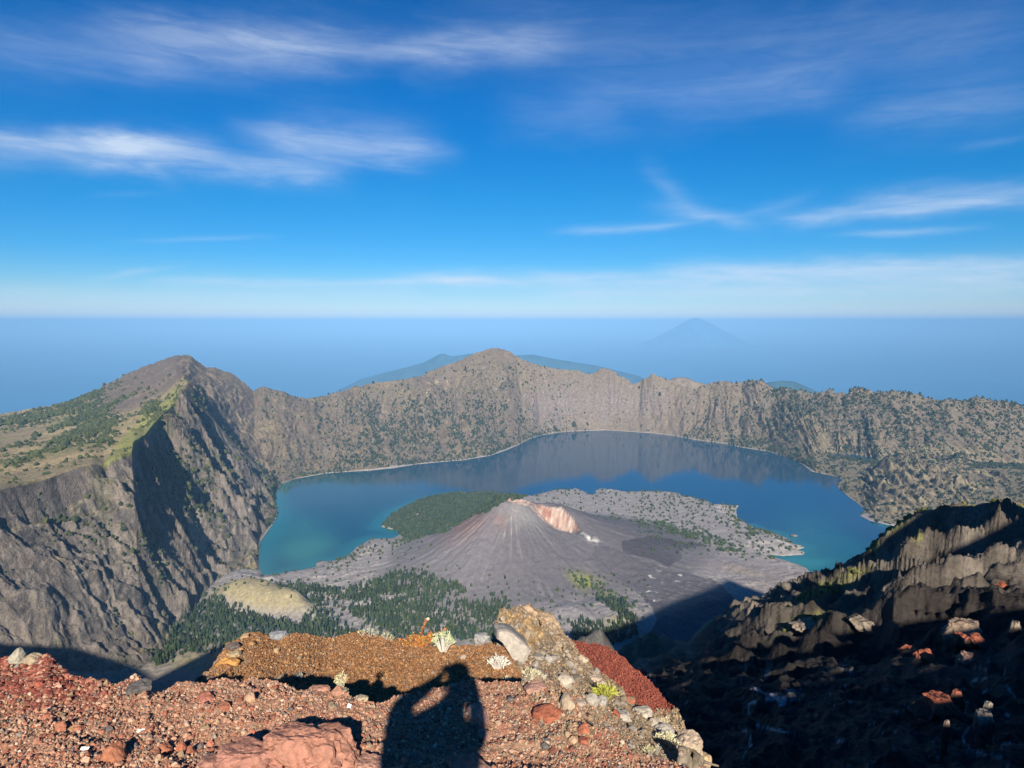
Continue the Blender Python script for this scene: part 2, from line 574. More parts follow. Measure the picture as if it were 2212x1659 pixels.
# plateau and outer slopes behind the rim
plat = smooth(-25.3, -26.6, dg) * smooth(4.0, 4.25, tt) * (1 - smooth(5.4, 6.0, tt)) * (tt <= 6)
pq = (x * .80 + y * .6) / 1.0
pc = (-x * .6 + y * .8)
z = z + plat * ((ridged(pc / 700 + wx / 400, pq / 3000, 2, 51) - .65) * 75 + fbm(pc / 160, pq / 500, 3, 53) * 14)
# far walls: buttresses and chutes
farw = onAD * (1 - leftw * (tt < 4.3)) * (1 - plat)
pf = np.sin(np.pi * np.clip(sAD, 0, 1)) ** .7 * farw
shear = smooth(14, 24, dg) * .75
ca = azg * 7300 + shear * (r - RA) + wx * .8 + fbm(x / 300, y / 300, 3, 61) * 60 + fbm(x / 80, y / 80, 3, 63) * 18
f1 = ridged(ca / 620, r / 2600, 2, 71)
f2 = ridged(ca / 250, r / 1200, 3, 75)
f3 = ridged(ca / 95, r / 420, 3, 79)
amp = 1 - .45 * smooth(3, 6, dg) * (1 - smooth(9, 12, dg))
z = z + pf * amp * ((f1 - .62) * 135 + (f2 - .6) * 95 + (f3 - .58) * 62 + (ridged(ca / 42, r / 120, 3, 85) - .6) * 24 + fbm(ca / 40, r / 130, 3, 83) * 8)
# crags along the skyline
z = z + np.exp(-((r - RD) / 120.0) ** 2) * onAD * (ridged(azg * 7300 / 70, r / 150, 3, 91) - .62) * (22 + 30 * smooth(4, 10, dg))
z = z + (tt > 6) * (tt < 7.8) * fbm(x / 500, y / 500, 3, 95) * 40 * smooth(6, 6.6, tt)
# right-hand peninsula hills
hill = smooth(23.3, 25.0, dg) * smooth(3.0, 3.3, tt) * (1 - smooth(4.6, 5.2, tt)) * (tt < 5.2)
z = z + hill * ((ridged((x * .55 + y * .83) / 260 + wx / 200, (x * .83 - y * .55) / 900, 2, 97) - .6) * 60 + (ridged((x * .55 + y * .83) / 90 + wx / 90, (x * .83 - y * .55) / 380, 2, 98) - .6) * 9)

# --- floor relief, lava field
floor = (tt < 3.02)
lava = fbm(x / 260, y / 260, 4, 101) * 9 + (ridged(x / 120 + wx / 150, y / 120, 4, 103) - .6) * 9 + fbm(x / 22, y / 22, 3, 107) * 2.2
# flow lobes spreading from the cone to the lake
lobes = ridged(np.arctan2(x - 60, y - 3520) * 5.0 + fbm(x / 400, y / 400, 2, 109) * .7, np.hypot(x - 60, y - 3520) / 1500, 3, 111)
z = z + floor * smooth(1, 1.4, tt) * (lava + (lobes - .6) * 22 * smooth(400, 1100, np.hypot(x - 60, y - 3520)))


def mound(px, py, z0, rx, ry, h, ang=0.0, p=2.0):
    X, Y, _ = at_z(px, py, z0)
    return h * blob(x, y, X, Y, rx, ry, ang, p)


# pale grassy mound beside the forest, small spurs by the lake
mn = mound(565, 1292, LZ + 50, 270, 92, 78, -30, 3.2)
mn = mn + mound(632, 1318, LZ + 30, 75, 55, 22, -25, 3) + mound(430, 1395, LZ + 100, 120, 60, 45, -20, 3) + mound(345, 1425, LZ + 170, 90, 55, 60, -20, 2.6)
z = z + mn * (1 - smooth(3.0, 3.25, tt))
z = z + mound(548, 1243, LZ + 15, 34, 110, 85, 42, 3) + mound(578, 1252, LZ + 15, 24, 60, 38, 42, 3)
z = z + mound(1010, 1110, LZ + 30, 420, 330, 70, 0, 3)
z = z + mound(980, 1255, LZ + 25, 350, 120, 26, 0, 3) + mound(1310, 1330, LZ + 50, 230, 150, 30, 0, 3)

# the cone
CX, CY, CZ = at(1106, 1078, 3520)
base_h = LZ + 36
H = CZ - base_h
dc = np.hypot(x - CX, (y - CY) * .93)
ang = np.arctan2(x - CX, y - CY)
R0 = 690 + 80 * np.sin(ang * 2 + .6) + fbm(np.cos(ang) * 2, np.sin(ang) * 2, 2, 121) * 60
tcn = np.clip((dc - 70) / R0, 0, 1)
cone = base_h + H * (1 - tcn) ** 1.62
C2X, C2Y, C2Z = at(1190, 1092, 3590)
d2 = np.hypot((x - C2X) / 1.25, (y - C2Y))
c2 = base_h + (C2Z - base_h) * (1 - np.clip((d2 - 50) / 720, 0, 1)) ** 1.62
dsm = 18.0
cmx = np.maximum(cone, c2)
cone = cmx + np.log1p(np.exp(-np.abs(cone - c2) / dsm)) * dsm * np.clip((cmx - base_h) / 60, 0, 1)
rill = (ridged(ang * 9 + fbm(x / 150, y / 150, 3, 123) * .5, dc / 500, 3, 125) - .6) * 9 + fbm(ang * 46, dc / 260, 2, 127) * 1.8
cone = cone + rill * smooth(60, 260, dc) * (1 - tcn) + (ridged(x / 70, y / 70, 3, 126) - .6) * 5 * smooth(40, 160, dc) + fbm(x / 30, y / 30, 3, 128) * 1.5
# summit bowl and the long breached crater facing the right-hand side
bx, by, _ = at(1120, 1083, 3540)
cone = cone - 40 * blob(x, y, bx, by, 62, 58, 0, 4)
gx, gy, gz = at(1207, 1119, 3490)
gdx, gdy = x - gx, y - gy
ga, gb = gdx * .86 - gdy * .51, gdx * .51 + gdy * .86
gash = np.exp(-((ga / 118) ** 2 + ((gb + 8) / 62) ** 2) ** 2.2)
cone = cone - gash * (78 + 14 * fbm(x / 26, y / 26, 4, 129) + 16 * (ridged(x / 60, y / 60, 3, 130) - .6))
cone_w = (cone > z) & floor
z = np.where(floor, np.maximum(z, cone) + np.log1p(np.exp(-np.abs(z - cone) / 6.0)) * 6.0 * (cone > base_h + 2), z)

# --- the lake cuts everything
near = (z < LZ + 320) & (tt < 5) & (r > 2900)
sd = np.full(x.shape, 4000.0)
sd[near] = poly_dist(x[near], y[near], SHORE_W)
shore_n = 1 + .5 * fbm(x / 60, y / 60, 2, 131)
slope = np.where(floor, .28, 1.6) * shore_n
lim = LZ + 2.0 + np.clip(sd, 0, None) * slope + (np.clip(sd - 120, 0, None) / 100) ** 2 * 30
z = np.where(near & (sd >= 0), np.minimum(np.maximum(z, LZ + 2.5), lim), z)
z = np.where(near & (sd < 0), LZ - 1.0 - np.minimum(-sd * .5, 60), z)

# --- normals for the paint
gx_ = np.stack([np.gradient(q, axis=1) for q in (x, y, z)], -1)
gy_ = np.stack([np.gradient(q, axis=0) for q in (x, y, z)], -1)
nrm = np.cross(gx_, gy_)
nrm *= np.sign(nrm[..., 2:3])
nrm /= np.linalg.norm(nrm, axis=-1, keepdims=True) + 1e-9
nz = nrm[..., 2]
px, py = proj(x, y, z)
ja, jb = fbm(x / 140, y / 140, 4, 141) * 13, fbm(x / 140, z / 90, 4, 143) * 10
qx, qy = px + ja, py + jb

# --- paint
big, mid, sml = fbm(x / 600, y / 600, 4, 151), fbm(x / 150, y / 150, 4, 153), fbm(x / 38, y / 38, 3, 155)
col = np.empty(x.shape + (3,), np.float32)
col[:] = C3(.160, .127, .096)
paint(col, smooth(-.25, .5, big + .5 * mid), C3(.185, .148, .100))
# left wall rock: slabby grey and brown with dry grass on the ledges
wall_l = leftw * onAB
paint(col, wall_l, C3(.165, .140, .120))
paint(col, wall_l * smooth(.0, .6, fbm(cc / 120, x / 700, 4, 157)), C3(.205, .170, .140))
paint(col, wall_l * smooth(.60, .35, g4 + .25 * sml) * .6, C3(.060, .055, .055))  # hollows of the relief darkened, crack shade put into the colour
paint(col, wall_l * smooth(.05, .5, fbm(cc / 45, x / 300, 3, 159) + .3 * mid) * .8, C3(.070, .063, .061))  # dark rock streaks, with extra shade contrast painted in
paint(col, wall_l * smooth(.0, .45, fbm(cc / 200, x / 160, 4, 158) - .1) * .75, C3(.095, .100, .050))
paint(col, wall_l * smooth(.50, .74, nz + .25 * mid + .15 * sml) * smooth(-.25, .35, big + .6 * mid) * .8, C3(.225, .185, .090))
paint(col, wall_l * smooth(.25, .55, mid + .5 * big) * smooth(.45, .7, nz) * .6, C3(.095, .105, .045))
# plateau: dry grass, green swathes
plat_c = smooth(-25.3, -25.9, dg) * (tt >= 4.0)
paint(col, plat_c, C3(.270, .215, .125))
paint(col, plat_c * smooth(.0, .45, fbm(pc / 170, pq / 900, 4, 161)) * .85, C3(.150, .150, .065))
paint(col, plat_c * smooth(.1, .5, fbm(pc / 90, pq / 500, 4, 163)) * .8, C3(.215, .170, .120))
paint(col, plat_c * smooth(.32, .55, fbm(pc / 120, pq / 700, 4, 165)) * .9, C3(.070, .085, .035))
paint(col, (in_poly(qx, qy, [(212, 1014), (235, 985), (262, 948), (300, 905), (350, 865), (384, 836), (396, 842), (388, 874), (350, 912), (318, 948), (294, 962), (290, 980), (252, 996), (228, 1014)]) & (tt > 3.98)) * (.8 + .3 * sml), C3(.215, .225, .065))
pk = np.clip(plat_c * smooth(4.97, 5.1, tt) * smooth(150, 230, px), 0, 1)
paint(col, pk, C3(.150, .118, .094))
paint(col, pk * smooth(.0, .5, mid + .4 * big), C3(.185, .145, .100))
paint(col, pk * smooth(.25, .5, sml + .4 * mid) * .6, C3(.105, .092, .088))
# far wall: ochre scars, purple grey cliffs, streaks, shore band
fw = farw * (px > 560)
paint(col, fw * smooth(.0, .5, fbm(ca / 130, r / 900, 4, 171)) * .8, C3(.195, .156, .115))
paint(col, fw * smooth(.1, .5, fbm(ca / 70, r / 600, 3, 173)) * .6, C3(.150, .128, .115))
paint(col, fw * smooth(.2, .5, nz - .72 + .6 * mid) * .5, C3(.215, .200, .090))
cl = (blob(px, py, 1330, 870, 130, 42) + blob(px, py, 1180, 880, 50, 50)) * fw
paint(col, np.clip(cl, 0, 1) * (.7 + .5 * fbm(ca / 30, r / 900, 3, 175)), C3(.190, .160, .150))
scar = fw * smooth(.25, .55, fbm(ca / 45, r / 260, 4, 177)) * np.clip(blob(px, py, 905, 890, 40, 40) + blob(px, py, 960, 865, 60, 50, 35) + .8 * blob(px, py, 820, 905, 30, 25) + .8 * blob(px, py, 1010, 935, 30, 16)
        + .7 * blob(px, py, 1620, 900, 60, 45) + .6 * blob(px, py, 1300, 905, 70, 10) + .5 * blob(px, py, 1640, 850, 16, 40) + .5 * blob(px, py, 1780, 955, 40, 20), 0, 1)
paint(col, scar * .9, C3(.52, .41, .26))
rw = smooth(1480, 1700, px) * fw
paint(col, rw * smooth(-.2, .4, mid + .5 * sml) * .65, C3(.120, .112, .085))
paint(col, smooth(22, 26, dg) * (tt > 3) * (tt < 5.2) * (.6 + .5 * mid), C3(.245, .205, .130))
shoreband = near * (sd > 0) * (1 - smooth(3, 11, sd)) * (tt >= 2.9)
paint(col, shoreband * .3, C3(.40, .36, .30))
# floor
fl = floor * 1.0
paint(col, fl, C3(.285, .257, .246))
paint(col, fl * smooth(.0, .5, mid + .5 * sml) * .5, C3(.225, .203, .200))
paint(col, fl * smooth(.1, .6, fbm(x / 30, y / 30, 3, 181)) * .4, C3(.34, .31, .29))
paint(col, fl * smooth(1330, 1395, py) * (1 - smooth(850, 1150, px)) * .7, C3(.23, .205, .155))
cwt = np.clip(smooth(base_h - 2, base_h + 26, cone), 0, 1) * fl
paint(col, cwt, C3(.178, .163, .168))
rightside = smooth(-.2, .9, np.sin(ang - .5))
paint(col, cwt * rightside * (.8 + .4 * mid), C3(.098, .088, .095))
str_ = fbm(ang * 26, dc / 420, 3, 183)
paint(col, cwt * smooth(.05, .5, str_ * .5 + mid * .6) * .6, C3(.215, .198, .200))
paint(col, cwt * blob(px, py, 1010, 1130, 60, 28, -35) * .55, C3(.215, .115, .090))
paint(col, cwt * blob(qx, qy, 1130, 1110, 50, 26, 20) * .8, C3(.225, .215, .205))
paint(col, cwt * np.clip(blob(qx, qy, 1100, 1148, 22, 7, -25) + blob(qx, qy, 1108, 1115, 10, 30, 10), 0, 1) * smooth(-.1, .4, str_) * .8, C3(.34, .31, .28))
paint(col, cwt * blob(qx, qy, 1082, 1125, 16, 16) * .45, C3(.25, .15, .12))
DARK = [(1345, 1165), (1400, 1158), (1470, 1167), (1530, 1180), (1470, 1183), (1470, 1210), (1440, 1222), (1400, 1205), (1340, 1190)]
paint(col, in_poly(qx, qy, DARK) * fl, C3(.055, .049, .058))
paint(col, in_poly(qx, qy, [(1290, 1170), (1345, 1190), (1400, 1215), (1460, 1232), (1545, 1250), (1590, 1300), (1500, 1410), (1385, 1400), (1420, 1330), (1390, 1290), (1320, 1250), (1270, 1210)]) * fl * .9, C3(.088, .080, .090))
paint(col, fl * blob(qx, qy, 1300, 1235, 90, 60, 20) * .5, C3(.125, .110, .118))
paint(col, fl * blob(qx, qy, 1560, 1215, 120, 22, 12) * .6, C3(.175, .155, .160))
paint(col, fl * smooth(.15, .45, sml + .4 * mid) * np.clip(blob(px, py, 1455, 1242, 30, 9, 25) + blob(px, py, 1405, 1290, 16, 26) + blob(px, py, 1278, 1165, 14, 7, 20) + blob(px, py, 1262, 1155, 10, 4, 30) + .8 * blob(px, py, 1400, 1240, 26, 6, 30), 0, 1), C3(.62, .60, .55))
paint(col, fl * blob(px, py, 1275, 1163, 16, 6, 25) * smooth(-.25, .2, sml), C3(.66, .64, .58))
paint(col, fl * blob(qx, qy, 1600, 1232, 40, 8, 10) * .7, C3(.34, .27, .20))
PINK = [(1088, 1078), (1112, 1075), (1140, 1080), (1160, 1092), (1185, 1094), (1210, 1094), (1236, 1119), (1252, 1147), (1222, 1149), (1192, 1138), (1165, 1117), (1145, 1094), (1110, 1088)]
pm = in_poly(px + sml * 3, py + sml * 3, PINK) & floor
paint(col, pm * 1.0, C3(.37, .265, .215))
pn = fbm(ga / 20, gb / 60, 4, 191)
paint(col, pm * smooth(.0, .35, pn), C3(.45, .385, .33))
paint(col, pm * smooth(.05, .4, -pn + .2 * sml) * .9, C3(.25, .11, .078))
paint(col, fl * blob(qx, qy, 1278, 1265, 62, 17, 33, 3) * smooth(-.35, .25, mid + .6 * sml), C3(.190, .200, .055))
paint(col, fl * blob(qx, qy, 1330, 1345, 25, 14, 0, 3) * .7, C3(.26, .235, .10))
gm = np.clip(mn / 40, 0, 1) * (1 - smooth(3.0, 3.3, tt))
paint(col, gm, C3(.300, .255, .145))
paint(col, gm * smooth(.1, .5, sml + .5 * mid) * .6, C3(.235, .200, .160))
fshore = near * (sd > 0) * (1 - smooth(3, 12, sd)) * fl
paint(col, fshore * .5, C3(.34, .30, .25))

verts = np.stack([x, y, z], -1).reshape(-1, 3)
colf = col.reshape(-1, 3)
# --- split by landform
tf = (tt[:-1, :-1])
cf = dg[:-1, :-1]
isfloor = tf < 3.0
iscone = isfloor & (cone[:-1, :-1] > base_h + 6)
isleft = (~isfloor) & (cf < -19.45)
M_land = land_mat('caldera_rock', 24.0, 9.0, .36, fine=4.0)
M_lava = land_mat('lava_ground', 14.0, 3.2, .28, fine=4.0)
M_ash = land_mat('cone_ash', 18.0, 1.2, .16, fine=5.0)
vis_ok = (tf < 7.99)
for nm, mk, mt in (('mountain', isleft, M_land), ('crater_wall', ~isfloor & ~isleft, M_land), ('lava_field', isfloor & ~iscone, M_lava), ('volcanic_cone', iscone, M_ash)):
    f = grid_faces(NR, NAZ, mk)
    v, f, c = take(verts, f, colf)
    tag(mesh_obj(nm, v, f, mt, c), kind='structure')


# ------------------------------------------------------------------ lake
def build_lake():
    gx = np.linspace(-2600, 4300, 230)
    gy = np.linspace(2500, 8200, 200)
    X, Y = np.meshgrid(gx, gy)
    lpx, lpy = proj(X, Y, np.full(X.shape, LZ))
    d = poly_dist(X, Y, SHORE_W)
    w1, w2 = fbm(X / 420, Y / 420, 4, 201) * 26, fbm(X / 420, Y / 420, 4, 203) * 16
    c = np.empty(X.shape + (3,), np.float32)
    c[:] = C3(.005, .052, .115)
    ax, ay = lpx + w1, lpy + w2
    paint(c, smooth(1160, 720, ax) * smooth(980, 1060, ay) * .75, C3(.006, .062, .075))
    paint(c, np.clip(blob(ax, ay, 650, 1165, 75, 50, 20, 3), 0, 1) * .85, C3(.022, .135, .120))
    paint(c, blob(ax, ay, 660, 1185, 60, 22, -8, 3) * .7, C3(.040, .185, .155))
    paint(c, blob(ax, ay, 700, 1040, 60, 14) * .6, C3(.010, .085, .075))
    paint(c, blob(ax, ay, 1790, 1190, 120, 62, 35, 3) * .85, C3(.010, .115, .150))
    paint(c, blob(ax, ay, 1730, 1215, 60, 14, 0, 3) * .8, C3(.030, .230, .230))
    paint(c, blob(ax, ay, 1830, 1235, 40, 16, 0, 2) * .6, C3(.028, .160, .140))
    paint(c, blob(ax, ay, 840, 1130, 40, 25, 0, 2) * .6, C3(.012, .115, .130))
    sh = (1 - smooth(0, 150, -d)) * (lpx < 1000) * (lpy > 1040) + (1 - smooth(0, 120, -d)) * (lpx > 1600) * (lpy > 1130)
    paint(c, np.clip(sh, 0, 1) * .7, C3(.020, .165, .170))
    m = bpy.data.materials.new('lake_water')
    m.use_nodes = True
    q = NT(m.node_tree)
    b = m.node_tree.nodes['Principled BSDF']
    a = q.node('ShaderNodeAttribute', attribute_name='col')
    q.l.new(a.outputs['Color'], b.inputs['Base Color'])
    b.inputs['Roughness'].default_value = .07
    b.inputs['IOR'].default_value = 1.333
    tc = q.node('ShaderNodeTexCoord')
    mp = q.node('ShaderNodeMapping')
    q.l.new(tc.outputs['Object'], mp.inputs[0])
    n1 = q.noise(mp.outputs[0], 1 / 9.0, 3, .5)
    n2 = q.noise(mp.outputs[0], 1 / 160.0, 3, .5)
    bp = q.node('ShaderNodeBump')
    bp.inputs['Strength'].default_value = 1.0
    bp.inputs['Distance'].default_value = .18
    q.l.new(q.m('MULTIPLY', n1, q.remap(n2, .35, .7, .2, 1.0)), bp.inputs['Height'])
    q.l.new(bp.outputs[0], b.inputs['Normal'])
    v = np.stack([X, Y, np.full(X.shape, LZ)], -1).reshape(-1, 3)
    tag(mesh_obj('lake', v, grid_faces(200, 230), m, c.reshape(-1, 3)), kind='structure')


build_lake()

# ------------------------------------------------------------------ sea out to the horizon
def build_sea():
    rr = np.array([6e3, 1.2e4, 1.6e4, 2e4, 3e4, 5e4, 8e4, 1.2e5, 1.8e5, 2.4e5, 3e5])
    aa = np.linspace(-math.pi, math.pi, 193)
    Rg, Ag = np.meshgrid(rr, aa, indexing='ij')
    v = np.stack([Rg * np.sin(Ag), Rg * np.cos(Ag), np.full(Rg.shape, SEA_Z)], -1).reshape(-1, 3)
    f = grid_faces(len(rr), len(aa))[:, ::-1]
    m = bpy.data.materials.new('sea_water')
    m.use_nodes = True
    q = NT(m.node_tree)
    b = m.node_tree.nodes['Principled BSDF']
    tc = q.node('ShaderNodeTexCoord')
    n = q.noise(tc.outputs['Object'], 1 / 9000.0, 5, .6)
    q.l.new(q.ramp(n, [(.3, SEA_A), (.7, SEA_B)]), b.inputs['Base Color'])
    b.inputs['Roughness'].default_value = .6
    tag(mesh_obj('sea', v, f, m), kind='structure')


SEA_Z = -3400.0
SEA_A, SEA_B = (.024, .165, .33), (.038, .195, .38)
build_sea()


# ------------------------------------------------------------------ far islands and hills
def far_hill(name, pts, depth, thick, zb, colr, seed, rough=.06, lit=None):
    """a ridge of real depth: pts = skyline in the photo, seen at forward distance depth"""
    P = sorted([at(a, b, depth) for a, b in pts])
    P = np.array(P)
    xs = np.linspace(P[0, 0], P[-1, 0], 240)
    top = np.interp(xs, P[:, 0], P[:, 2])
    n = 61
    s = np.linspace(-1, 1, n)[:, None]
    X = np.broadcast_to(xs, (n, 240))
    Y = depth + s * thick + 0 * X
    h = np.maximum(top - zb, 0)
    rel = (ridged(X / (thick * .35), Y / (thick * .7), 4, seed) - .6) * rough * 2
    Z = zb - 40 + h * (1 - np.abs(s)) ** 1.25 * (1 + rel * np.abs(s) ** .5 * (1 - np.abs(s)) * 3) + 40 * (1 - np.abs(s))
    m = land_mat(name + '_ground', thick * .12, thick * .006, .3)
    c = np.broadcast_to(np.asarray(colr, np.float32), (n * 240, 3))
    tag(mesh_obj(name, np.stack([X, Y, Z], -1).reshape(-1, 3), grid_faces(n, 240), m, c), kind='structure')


far_hill('hill', [(660, 880), (720, 848), (780, 819), (830, 805), (880, 793), (915, 783), (940, 770), (950, 765), (960, 764), (975, 770), (992, 768), (1010, 765), (1024, 763), (1034, 770), (1060, 775), (1110, 768), (1150, 766), (1200, 776), (1290, 790), (1380, 812), (1460, 850)], 34000, 5000, SEA_Z, (.030, .085, .115), 301)  # blue tint carries distance haze in the colour
far_hill('hill', [(1590, 860), (1640, 833), (1660, 826), (1690, 822), (1715, 824), (1740, 834), (1765, 846), (1800, 858), (1840, 885)], 21000, 2600, SEA_Z + 300, (.032, .08, .10), 303)  # bluish like the hill before it, haze painted into the albedo
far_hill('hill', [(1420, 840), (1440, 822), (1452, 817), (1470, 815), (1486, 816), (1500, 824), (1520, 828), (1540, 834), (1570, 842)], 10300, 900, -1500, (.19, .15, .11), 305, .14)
far_hill('island_mountain', [(1390, 742), (1430, 722), (1458, 707), (1476, 697), (1488, 690.5), (1496, 687.2), (1502, 686.4), (1509, 687.3), (1518, 690.5), (1532, 697), (1552, 708), (1582, 723), (1615, 742)], 100000, 7000, SEA_Z, (.026, .140, .30), 307, .01)  # albedo matched to the sea: fading into haze is painted in


# ------------------------------------------------------------------ haze: one closed box of even air
def build_haze():
    m = bpy.data.materials.new('haze_air')
    m.use_nodes = True
    t = m.node_tree
    t.nodes.clear()
    v = t.nodes.new('ShaderNodeVolumePrincipled')
    v.inputs['Color'].default_value = (*HAZE_COL, 1)
    v.inputs['Density'].default_value = HAZE_DENS
    v.inputs['Anisotropy'].default_value = HAZE_G
    o = t.nodes.new('ShaderNodeOutputMaterial')
    t.links.new(v.outputs[0], o.inputs['Volume'])
    s, z0, z1 = 3.2e5, SEA_Z - 100, HAZE_TOP
    vv = np.array([(a * s, b * s, c) for c in (z0, z1) for a, b in ((-1, -1), (1, -1), (1, 1), (-1, 1))])
    f = np.array([(3, 2, 1, 0), (4, 5, 6, 7), (0, 1, 5, 4), (1, 2, 6, 5), (2, 3, 7, 6), (3, 0, 4, 7)])
    tag(mesh_obj('haze', vv, f, m, smooth_shade=False), kind='stuff')


HAZE_COL, HAZE_DENS, HAZE_G, HAZE_TOP = (.19, .41, .72), 1.7e-5, -0.33, 690.0
build_haze()

# ------------------------------------------------------------------ the camera's own mountain: right flank and left ridge
def patch(name, azv, lines, rows, relief, painter, mat, kind='structure'):
    Rk, Zk = zip(*[line(p, azv) for p in lines])
    r, z, t = lerp_rows(list(Rk), list(Zk), rows)
    a = np.broadcast_to(azv, r.shape)
    x, y = r * np.sin(a), r * np.cos(a)
    z = relief(x, y, z, t, a)
    px, py = proj(x, y, z)
    px = np.where(y > .01, px, -9e3)
    gx_ = np.stack([np.gradient(q, axis=1) for q in (x, y, z)], -1)
    gy_ = np.stack([np.gradient(q, axis=0) for q in (x, y, z)], -1)
    n = np.cross(gx_, gy_)
    n *= np.sign(n[..., 2:3])
    n /= np.linalg.norm(n, axis=-1, keepdims=True) + 1e-12
    c = painter(x, y, z, t, px, py, n[..., 2])
    v = np.stack([x, y, z], -1).reshape(-1, 3)
    o = mesh_obj(name, v, grid_faces(*r.shape), mat, c.reshape(-1, 3))
    tag(o, kind=kind)
    return dict(v=v, px=px.ravel(), py=py.ravel(), n=n.reshape(-1, 3), t=t.ravel(), shape=r.shape, o=o, x=x, y=y, z=z, a=a)


G0 = [AZ(2, 7, -7), AZ(45, 7, -6.5), AZ(60, 7, -5), AZ(90, 7, -2.4), AZ(112, 7, -9)]
G1 = [PP(1120, 1800, 20), PP(1400, 1800, 20), PP(1800, 1720, 22), PP(2212, 1690, 24), AZ(60, 25, -13), AZ(90, 25, -2.2), AZ(112, 25, -18)]
FLANK_SKY = [(1120, 1470, 900), (1340, 1405, 1000), (1365, 1396, 1050), (1390, 1376, 1100), (1412, 1370, 1110), (1440, 1379, 1130), (1455, 1390, 1150), (1485, 1392, 1200), (1509, 1364, 1230), (1530, 1342, 1250), (1545, 1331, 1250), (1575, 1326, 1250), (1600, 1329, 1250), (1614, 1335, 1250), (1619, 1345, 1250), (1626, 1333, 1250), (1640, 1352, 1260), (1665, 1325, 1330), (1690, 1302, 1400), (1720, 1285, 1450), (1750, 1268, 1480), (1780, 1250, 1500), (1805, 1236, 1500), (1830, 1216, 1500), (1855, 1199, 1500), (1880, 1181, 1500), (1905, 1160, 1500), (1930, 1140, 1500), (1945, 1128, 1480), (1960, 1123, 1470), (1985, 1107, 1450), (2010, 1097, 1430), (2040, 1089, 1420), (2065, 1084, 1400), (2090, 1085, 1390), (2110, 1090, 1390), (2130, 1083, 1390), (2152, 1077, 1390), (2180, 1082, 1390), (2212, 1094, 1390), (2300, 1100, 1380)]
G2 = [PP(1120, 1600, 50), PP(1400, 1565, 50), PP(1600, 1505, 60), PP(1800, 1480, 60), PP(2212, 1480, 55), AZ(60, 60, -25), AZ(90, 60, 0), AZ(112, 60, -32)]
G3 = [PP(1120, 1480, 240), PP(1300, 1455, 240), PP(1400, 1430, 230), PP(1550, 1392, 250), PP(1700, 1380, 220), PP(1900, 1358, 205), PP(2212, 1262, 205), AZ(60, 240, -60), AZ(90, 240, 40), AZ(112, 240, -90)]
FS_ = .41
G4 = [PP(a_, b_, Y_ * FS_) for a_, b_, Y_ in FLANK_SKY] + [AZ(60, 760, -40), AZ(90, 1305, 441), AZ(112, 1437, 60)]
_r5 = [(a, r_ + 90, z_ - 85) for a, r_, z_ in G4 if a < rad(44)]
G5 = _r5 + [AZ(60, 950, -160), AZ(90, 1456, 313), AZ(112, 1650, -60)]
G6 = [AZ(2, 1700, LZ - 5), AZ(45, 1900, LZ - 5), AZ(60, 2400, -1000), AZ(90, 2700, 60), AZ(112, 2700, -500)]
az2 = np.concatenate([np.linspace(rad(2.5), rad(38.5), int(760 * QUAL)), np.linspace(rad(39), rad(112), 90)])

CREST_PCT = 89
CRAG_MASK = {}
CREST_P = []
CRAGS = [(1870, 1342, 520, 34, 20, 13), (1755, 1352, 600, 60, 16, 13), (1800, 1345, 560, 34, 14, 10), (1902, 1305, 620, 16, 10, 10), (1940, 1318, 560, 14, 12, 10), (1985, 1302, 560, 28, 12, 12),
         (2082, 1360, 300, 40, 16, 8), (2130, 1352, 300, 30, 18, 9), (1957, 1398, 270, 14, 12, 7), (2000, 1405, 260, 18, 12, 7), (2085, 1412, 240, 20, 10, 5), (2150, 1262, 420, 26, 12, 12), (2195, 1235, 420, 22, 14, 12),
         (2030, 1502, 95, 38, 13, 2.4), (2130, 1532, 85, 22, 18, 2.2), (2045, 1558, 70, 8, 6, 1.0), (2190, 1345, 250, 14, 10, 4), (1840, 1320, 560, 20, 10, 9)]


